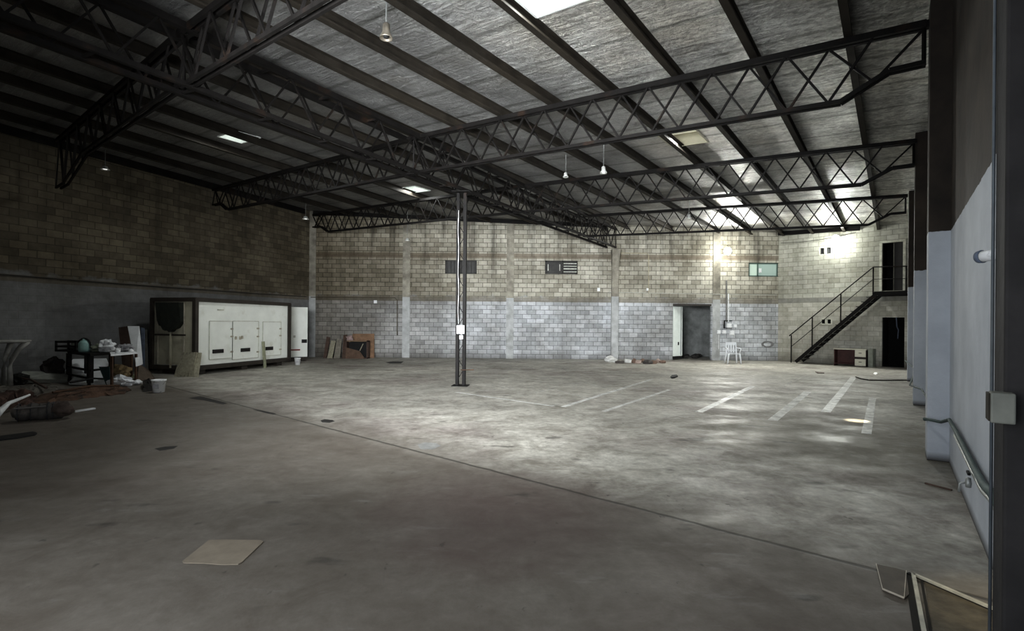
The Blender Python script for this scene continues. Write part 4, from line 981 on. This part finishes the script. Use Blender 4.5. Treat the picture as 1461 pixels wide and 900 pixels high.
# dark patches of tar
TARM = M('tar_stain', (.028,.026,.024), .7)
for i, pxs in enumerate(([(457,600),(463,598),(474,599),(478,601),(470,603),(460,602.5)], [(360,584),(372,585),(394,590),(390,591.5),(374,588)], [(268,568),(286,565),(325,575),(318,577),(290,571)], [(550,517),(560,515.5),(576,515.5),(572,518.5),(556,518.5)], [(220,640),(236,637),(254,636),(248,640),(228,643)])):
    P_ = [G(*p)+Vector((0,0,.0015)) for p in pxs]; b = MB(); b.quad(*P_); b.build('tar_patch', TARM, floor)
P_ = [G(*p)+Vector((0,0,.0015)) for p in ((596,634),(606,631),(622,632),(629,636),(618,641),(600,641))]; MB().quad(*P_).build('pale_patch', M('pale_patch', (.27,.27,.26), .6, 0, .2, 9), floor)

# ---------------------------------------------------------------- scrap corner at the left
# dark steel bench
t = thing('steel_bench', 'black steel workbench loaded with clutter before the left wall', 'workbench', G(110,545))
a0, a1, a2, a3 = D(96,505,14.0), D(129,507,12.95), D(162,506.5,13.7), D(124,503,14.6)
zt_ = .80
cr = [Vector((p.x,p.y,zt_)) for p in (a0,a1,a2,a3)]
MB().hexa([p-Vector((0,0,.07)) for p in cr]+cr).build('bench_top', STEEL, t)
for i, p in enumerate(cr): 
    q = cr[(i+2) % 4]; c_ = p.lerp(q,.04); MB().box((c_.x,c_.y,zt_/2-.03), (.10 if i != 1 else .16,.10,zt_-.06), (a1-a0).xy.to_3d()).build('leg', STEEL, t)
MB().bar(cr[0]+Vector((0,0,-.42)), cr[1]+Vector((0,0,-.42)), .04, .05).build('stretcher', STEEL, t)
MB().bar(cr[1]+Vector((0,0,-.42)), cr[2]+Vector((0,0,-.42)), .04, .05).build('stretcher', STEEL, t)
MB().bar(cr[0]+Vector((0,0,-.62)), cr[1]+Vector((0,0,-.62)), .04, .05).build('stretcher', STEEL, t)
# light table
t = thing('white_top_table', 'small white-topped table with thin rusty legs beside the black bench', 'table', G(178,553))
b0, b1, b2, b3 = D(158,509,12.3), D(196,509,13.25), D(189,505.5,14.2), D(157,505.5,13.2)
zt_ = .82; cr2 = [Vector((p.x,p.y,zt_)) for p in (b0,b1,b2,b3)]
MB().hexa([p-Vector((0,0,.035)) for p in cr2]+cr2).build('table_top', FOAM, t)
for i, p in enumerate(cr2): c_ = p.lerp(cr2[(i+2) % 4], .05); MB().box((c_.x,c_.y,zt_/2-.02), (.045,.045,zt_-.04)).build('leg', RUSTY, t)
# clutter on the bench
def onb(px, py, Y, z): v = D(px, py, Y); v.z = z; return v
c = onb(103,500,13.9,.80); t = thing('plastic_crate', 'black slatted plastic crate at the left end of the black bench', 'crate', c)
b = MB()
for z in (.02,.13,.25): 
    for dx, dy, sx, sy in ((0,-.2,.55,.02),(0,.2,.55,.02),(-.27,0,.02,.4),(.27,0,.02,.4)): b.box(c+Vector((dx,dy,z)), (sx,sy,.05))
b.build('side_slats', BLACK, t)
b = MB()
for dx in (-.26,.26):
    for dy in (-.19,.19): MB().box(c+Vector((dx,dy,.14)), (.04,.04,.28)).build('corner_post', BLACK, t)
MB().box(c+Vector((0,0,.012)), (.5,.38,.02)).build('crate_base', BLACK, t)
c = onb(121,498,13.6,.80); t = thing('plastic_drum', 'pale teal plastic canister with black rim on the black bench', 'canister', c)
MB().lathe(c, [(.001,0),(.12,0),(.14,.05),(.14,.22),(.09,.29),(.05,.31),(.05,.34),(.001,.34)], 20).build('body', GREENH, t, True)
MB().tube([c+Vector((.17*math.cos(a_),-.02,.16+.19*math.sin(a_))) for a_ in [math.pi*i/10*1.2-.3 for i in range(11)]], .022, 8).build('rim_band', BLACK, t, True)
CL = [('crumpled_bag','off-white crumpled bag heaped on the right of the black bench','bag',152,496,13.6,.36,.30,.34,FOAM,5),
      ('crumpled_bag','greenish grey rag lump between canister and white bag','rag',141,500,13.7,.36,.3,.22,M('green_grey_rag',(.22,.24,.19),.9),6),
      ('crumpled_bag','dark rag lump behind the plastic crate','rag',113,500,14.1,.4,.3,.24,M('dark_rag',(.09,.10,.08),.9),7)]
for nm, l, ct, x, y, Y, sx, sy, sz, mt, sd0 in CL:
    c = onb(x, y, Y, .80+sz*.42); o = MB().blob(c, (sx,sy,sz), sd0, .3, 2.2, 3, .85).build(nm, mt, loc=(c.x,c.y,.8)); tag(o, l, ct)
c = onb(168,505,12.9,.82); o = MB().lathe(c, [(.001,0),(.05,0),(.06,.12),(.055,.12),(.045,.01),(.001,.01)], 16).build('plastic_cup', BUCKW, smooth=True, loc=c); tag(o, 'small white cup on the left of the white-topped table', 'cup')
c = onb(179,500,13.5,.82+.09); o = MB().blob(c, (.36,.3,.22), 12, .35, 2.4, 3, .8).build('crumpled_bag', M('grey_plastic_bag',(.32,.32,.33),.6), loc=(c.x,c.y,.82)); tag(o, 'grey crumpled bag on the right of the white-topped table', 'bag')
c = onb(187,505,13.4,.82); o = MB().lathe(c, [(.001,0),(.07,0),(.05,.05),(.02,.08),(.001,.08)], 14).build('plastic_dish', BUCKW, smooth=True, loc=c); tag(o, 'white upturned dish at the right edge of the white-topped table', 'dish')
# below the tables
c = G(169,545); o = MB().blob(c+Vector((0,0,.25)), (.55,.45,.42), 21, .3, 3, 3, .9).build('wicker_basket', TAN, loc=c); tag(o, 'tan tangled wicker basket under the white-topped table', 'basket')
c = G(172,551); o = MB().blob(c+Vector((0,0,.12)), (.55,.35,.30), 22, .25, 2, 3, .8).build('white_sack', CHAIRW, loc=c); tag(o, 'bright white sack under the white-topped table', 'sack')
o = lean('plastic_sheet', 'dark teal plastic sheet hanging between the bench and the table', 'sheet', [G(152,551), G(157,551), D(156,523,12.7), D(141,523,12.9)], GREENT, .02)
lean('cloth_scrap','white rag hanging off the right corner of the white-topped table','rag',[D(194,523,13.1),D(203,520,13.2),D(199,509,13.2),D(193,510,13.1)],FOAM,.03)
c = G(196,549); o = MB().blob(c+Vector((0,0,.07)), (.2,.2,.15), 23, .2, 2, 2, .9).build('white_scrap', FOAM, loc=c); tag(o, 'small white foam scrap at the foot of the table leg', 'scrap')
pth = [G(184,547)+Vector((0,0,.08)), D(193,535,13.4)]
o = MB().bar(pth[0], pth[1], .06, .04).build('green_stick', M('pale_green_stick',(.40,.44,.28),.8), loc=pth[0]); tag(o, 'pale green slat leaning under the white-topped table', 'stick')
# boards leaning behind
lean('wooden_board', 'red-brown board leaning on the wall behind the clutter tables', 'board', [G(176,536), G(187,536), D(183,465,15.2), D(169,467,15.2)], BROWN, .04)
lean('foam_sheet', 'tall white panel leaning left of the truck box', 'panel', [D(193,519,14.3), D(204,519,14.4), D(199,465,15.0), D(182,465,15.0)], FOAM, .03)
lean('blue_grey_board', 'narrow blue-grey board leaning just right of the white panel', 'board', [G(200,537), G(206,537), D(206,468,15.4), D(201,467,15.4)], BLUEG, .03)
lean('grey_board', 'narrow grey board leaning beside the truck box corner', 'board', [G(207,535), G(211,535), D(209,470,15.9), D(206,470,15.9)], M('mid_grey_board',(.13,.13,.12),.8), .03)
lean('hardboard_sheet', 'brown hardboard sheet slumped low against the truck box end', 'board', [G(196,547), G(224,544), D(214,529,15.0), D(198,518,14.3)], M('mid_brown_board',(.11,.085,.065),.8), .03)
# foam boards behind bench
lean('foam_board', 'big white foam board leaning behind the black bench', 'foam board', [D(84,541,14.05), D(166,545,15.0), D(152,511,15.45), D(104,512,14.65)], FOAM, .06)
lean('foam_board', 'second white foam board low between the bench legs', 'foam board', [G(98,549)+Vector((0,0,.06)), G(150,551)+Vector((0,0,.06)), G(163,538)+Vector((0,0,.16)), G(112,539)+Vector((0,0,.16))], FOAM, .05)
lean('foam_board', 'flat off-white board lying along the foot of the left wall', 'foam board', [D(26,541,13.0), D(96,541,13.6), D(98,529.5,14.2), D(32,529.5,13.35)], M('dull_foam',(.30,.31,.28),.8), .10)
c = D(76,523,13.95); o = MB().blob((c.x,c.y,.30), (.5,.4,.6), 31, .3, 2, 3, .95).build('dark_sack', M('dark_sack',(.035,.03,.028),.9), loc=(c.x,c.y,0)); tag(o, 'dark sack standing behind the left end of the foam boards', 'sack')
c = D(22,540,13.0); o = MB().blob((c.x+.05,c.y,.14), (.5,.35,.3), 33, .3, 2, 3, .95).build('dark_sack', M('dark_sack_b',(.03,.03,.028),.9), loc=(c.x,c.y,0)); tag(o, 'small dark sack beside the curved white table leg', 'sack')
# white garden table with curved legs (cut by the left edge)
tc = Vector((D(0,487,12.5).x, 12.5, 0)); zt2 = 1.10
t = thing('plastic_table', 'white pedestal-like plastic table with curved legs at the left edge', 'table', tc)
DIRTW = M('dirty_white_plastic', (.36,.36,.34), .5, 0, .25, 5)
MB().lathe(tc, [(.001,zt2-.02),(.52,zt2-.03),(.56,zt2),(.56,zt2+.03),(.001,zt2+.035)], 32).build('table_top', DIRTW, t, True)
for a_ in (20, 110, 200, 290):
    dv = Vector((math.cos(math.radians(a_)), math.sin(math.radians(a_)), 0))
    MB().tube([tc+dv*.52+Vector((0,0,zt2)), tc+dv*.36+Vector((0,0,zt2-.18)), tc+dv*.22+Vector((0,0,zt2-.45)), tc+dv*.19+Vector((0,0,.45)), tc+dv*.20+Vector((0,0,.0))], [.07,.055,.05,.05,.06], 10).build('leg', DIRTW, t, True)
# sacking heaps on the floor: separate long ragged strips
from mathutils import noise as mn
def heap(name, label, cat, quad, hgt, mat, seed, nx=46, ny=16):
    b = MB(); P_ = [G(*p) for p in quad]; base = 0; idx = {}
    for i in range(nx+1):
        for j in range(ny+1):
            s, v = i/nx, j/ny
            p = P_[0].lerp(P_[1], s).lerp(P_[3].lerp(P_[2], s), v)
            e = (min(s,1-s)*5)**.6 if min(s,1-s) < .2 else 1; e2 = math.sin(math.pi*v)**.5 if 0 < v < 1 else 0
            q = Vector((s*7, v*3, seed))
            h_ = hgt*e*e2*(.4+.9*abs(mn.noise(Vector((q.x*.45,q.y*1.6,q.z))))+.45*abs(mn.noise(q*1.9)))
            d_ = Vector((mn.noise(q*1.3), mn.noise(q*1.3+Vector((5,0,0))), 0))*.16
            b.v.append(Vector((p.x, p.y, max(.003, h_))) + d_)
    for i in range(nx):
        for j in range(ny): a_ = i*(ny+1)+j; b.f.append((a_, a_+ny+1, a_+ny+2, a_+1))
    o = b.build(name, mat, loc=(P_[0]+P_[2])/2); tag(o, label, cat); return o
heap('sacking_heap', 'rust-brown heap of sacking stretching in front of the black bench', 'sacking', [(40,579),(184,561),(178,551),(70,558)], .13, RUG, 1.3)
heap('sacking_heap', 'darker brown tangled heap of sacking at the left edge', 'sacking', [(-45,592),(50,580),(60,568),(-30,574)], .26, M('dark_brown_sacking',(.075,.045,.035),.95,0,.6,5,.6), 5.1)
heap('tarpaulin', 'grey crumpled tarpaulin lying behind the brown sacking', 'tarpaulin', [(-30,566),(78,562),(106,553),(-20,555)], .16, M('grey_tarp',(.13,.12,.105),.8,0,.4,4,.3), 8.7)
heap('black_tarp', 'black low heap of rags between table and speckled bucket', 'rags', [(206,559),(217,557),(220,547),(207,549)], .22, M('black_rags',(.022,.020,.018),.9), 3.3, 24, 10)
# loose sticks over the heap
for i, (p, q, l) in enumerate((((20,547),(66,562),'thin dark branch lying across the grey tarpaulin'),((75,572),(170,558),'brown lath lying along the front of the rust sacking'),((100,556),(160,548),'dark lath lying along the back of the rust sacking'))):
    a_, c_ = G(*p)+Vector((0,0,.17)), G(*q)+Vector((0,0,.13)); m_ = a_.lerp(c_,.5)+Vector((0,.05,.05))
    o = MB().tube([a_, m_, c_], .025, 6).build('wooden_lath', (BROWN, RUSTY, BLACK)[i], loc=a_); tag(o, l, 'stick')
# rolled canvas bundle
P0_, P1_ = G(14,603), G(98,597); dd = (P1_-P0_).normalized(); nn = Vector((-dd.y,dd.x,0)); Lr = (P1_-P0_).length
t = thing('canvas_roll', 'grey rolled canvas bundle lying on the floor at the left', 'canvas roll', (P0_+P1_)/2)
N = 26; pr = []; rs = []
for i in range(N+1):
    f = i/N; rr = .135*(1-.25*abs(2*f-1)**3) + .010*math.sin(f*40)+.006*math.sin(f*90)
    if f < .06 or f > .94: rr *= .72
    pr.append(P0_+dd*(Lr*f)+nn*(.12)+Vector((0,0,.13+.008*math.sin(f*23)))); rs.append(rr)
MB().tube(pr, rs, 18).build('roll', TARP, t, True)
for f in (.12,.34,.62,.72): 
    c_ = P0_+dd*(Lr*f)+nn*.12+Vector((0,0,.13)); MB().tube([c_+(nn*math.cos(a_)+Vector((0,0,math.sin(a_))))*.146 for a_ in [2*math.pi*i/20 for i in range(21)]], .009, 6).build('strap', M('roll_strap',(.05,.05,.055),.8), t)
MB().blob(P0_+dd*(Lr*.84)+nn*.10+Vector((0,0,.15)), (.34,.30,.26), 41, .22, 2.5, 3, .9).build('loose_flap', M('brown_canvas_flap',(.10,.075,.065),.9,0,.4,7,.4), t, True)
MB().bar(P0_+dd*.05-nn*.02+Vector((0,0,.22)), P0_+dd*(Lr*.6)-nn*.0+Vector((0,0,.23)), .03, .02).build('top_seam', M('pale_seam',(.20,.19,.18),.8), t)
# white bent plastic pieces, dark strip
pth = [G(-12,612)+Vector((0,0,.12)), G(0,598)+Vector((0,0,.13)), G(12,590)+Vector((0,0,.18)), G(42,580)+Vector((0,0,.22))]
o = MB().tube(pth, [.05,.05,.035,.02], 8).build('plastic_pipe', FOAM, smooth=True, loc=pth[0]); tag(o, 'bent white plastic strip behind the canvas roll at the left edge', 'plastic strip')
a_, c_ = G(106,588.5), G(135,584); o = MB().bar(a_+Vector((0,0,.02)), c_+Vector((0,0,.02)), .05, .03).build('white_lath', FOAM, loc=a_); tag(o, 'short white lath on the floor right of the canvas roll', 'stick')
o = flatpoly('rubber_strip', 'flat black rubber strip on the floor in front of the canvas roll', 'rubber strip', [(-30,626),(0,623.5),(30,619.5),(47,617),(53,619),(50,621.5),(25,626),(0,629),(-30,632)], BLACK, .02)

# repeats of a kind share a group
from collections import defaultdict
GR = defaultdict(list)
for o in bpy.data.objects:
    if o.parent is None and 'label' in o and o.get('kind') != 'structure' and o.type in ('EMPTY','MESH'): GR[o.name.split('.')[0]].append(o)
for n_, os_ in GR.items():
    if len(os_) > 1:
        for o in os_:
            if 'group' not in o: o['group'] = n_.replace('_', ' ') + 's about the warehouse'

# ---------------------------------------------------------------- colour
sc = bpy.context.scene
sc.view_settings.view_transform = 'Standard'; sc.view_settings.look = 'None'; sc.view_settings.exposure = .25; sc.view_settings.gamma = .84
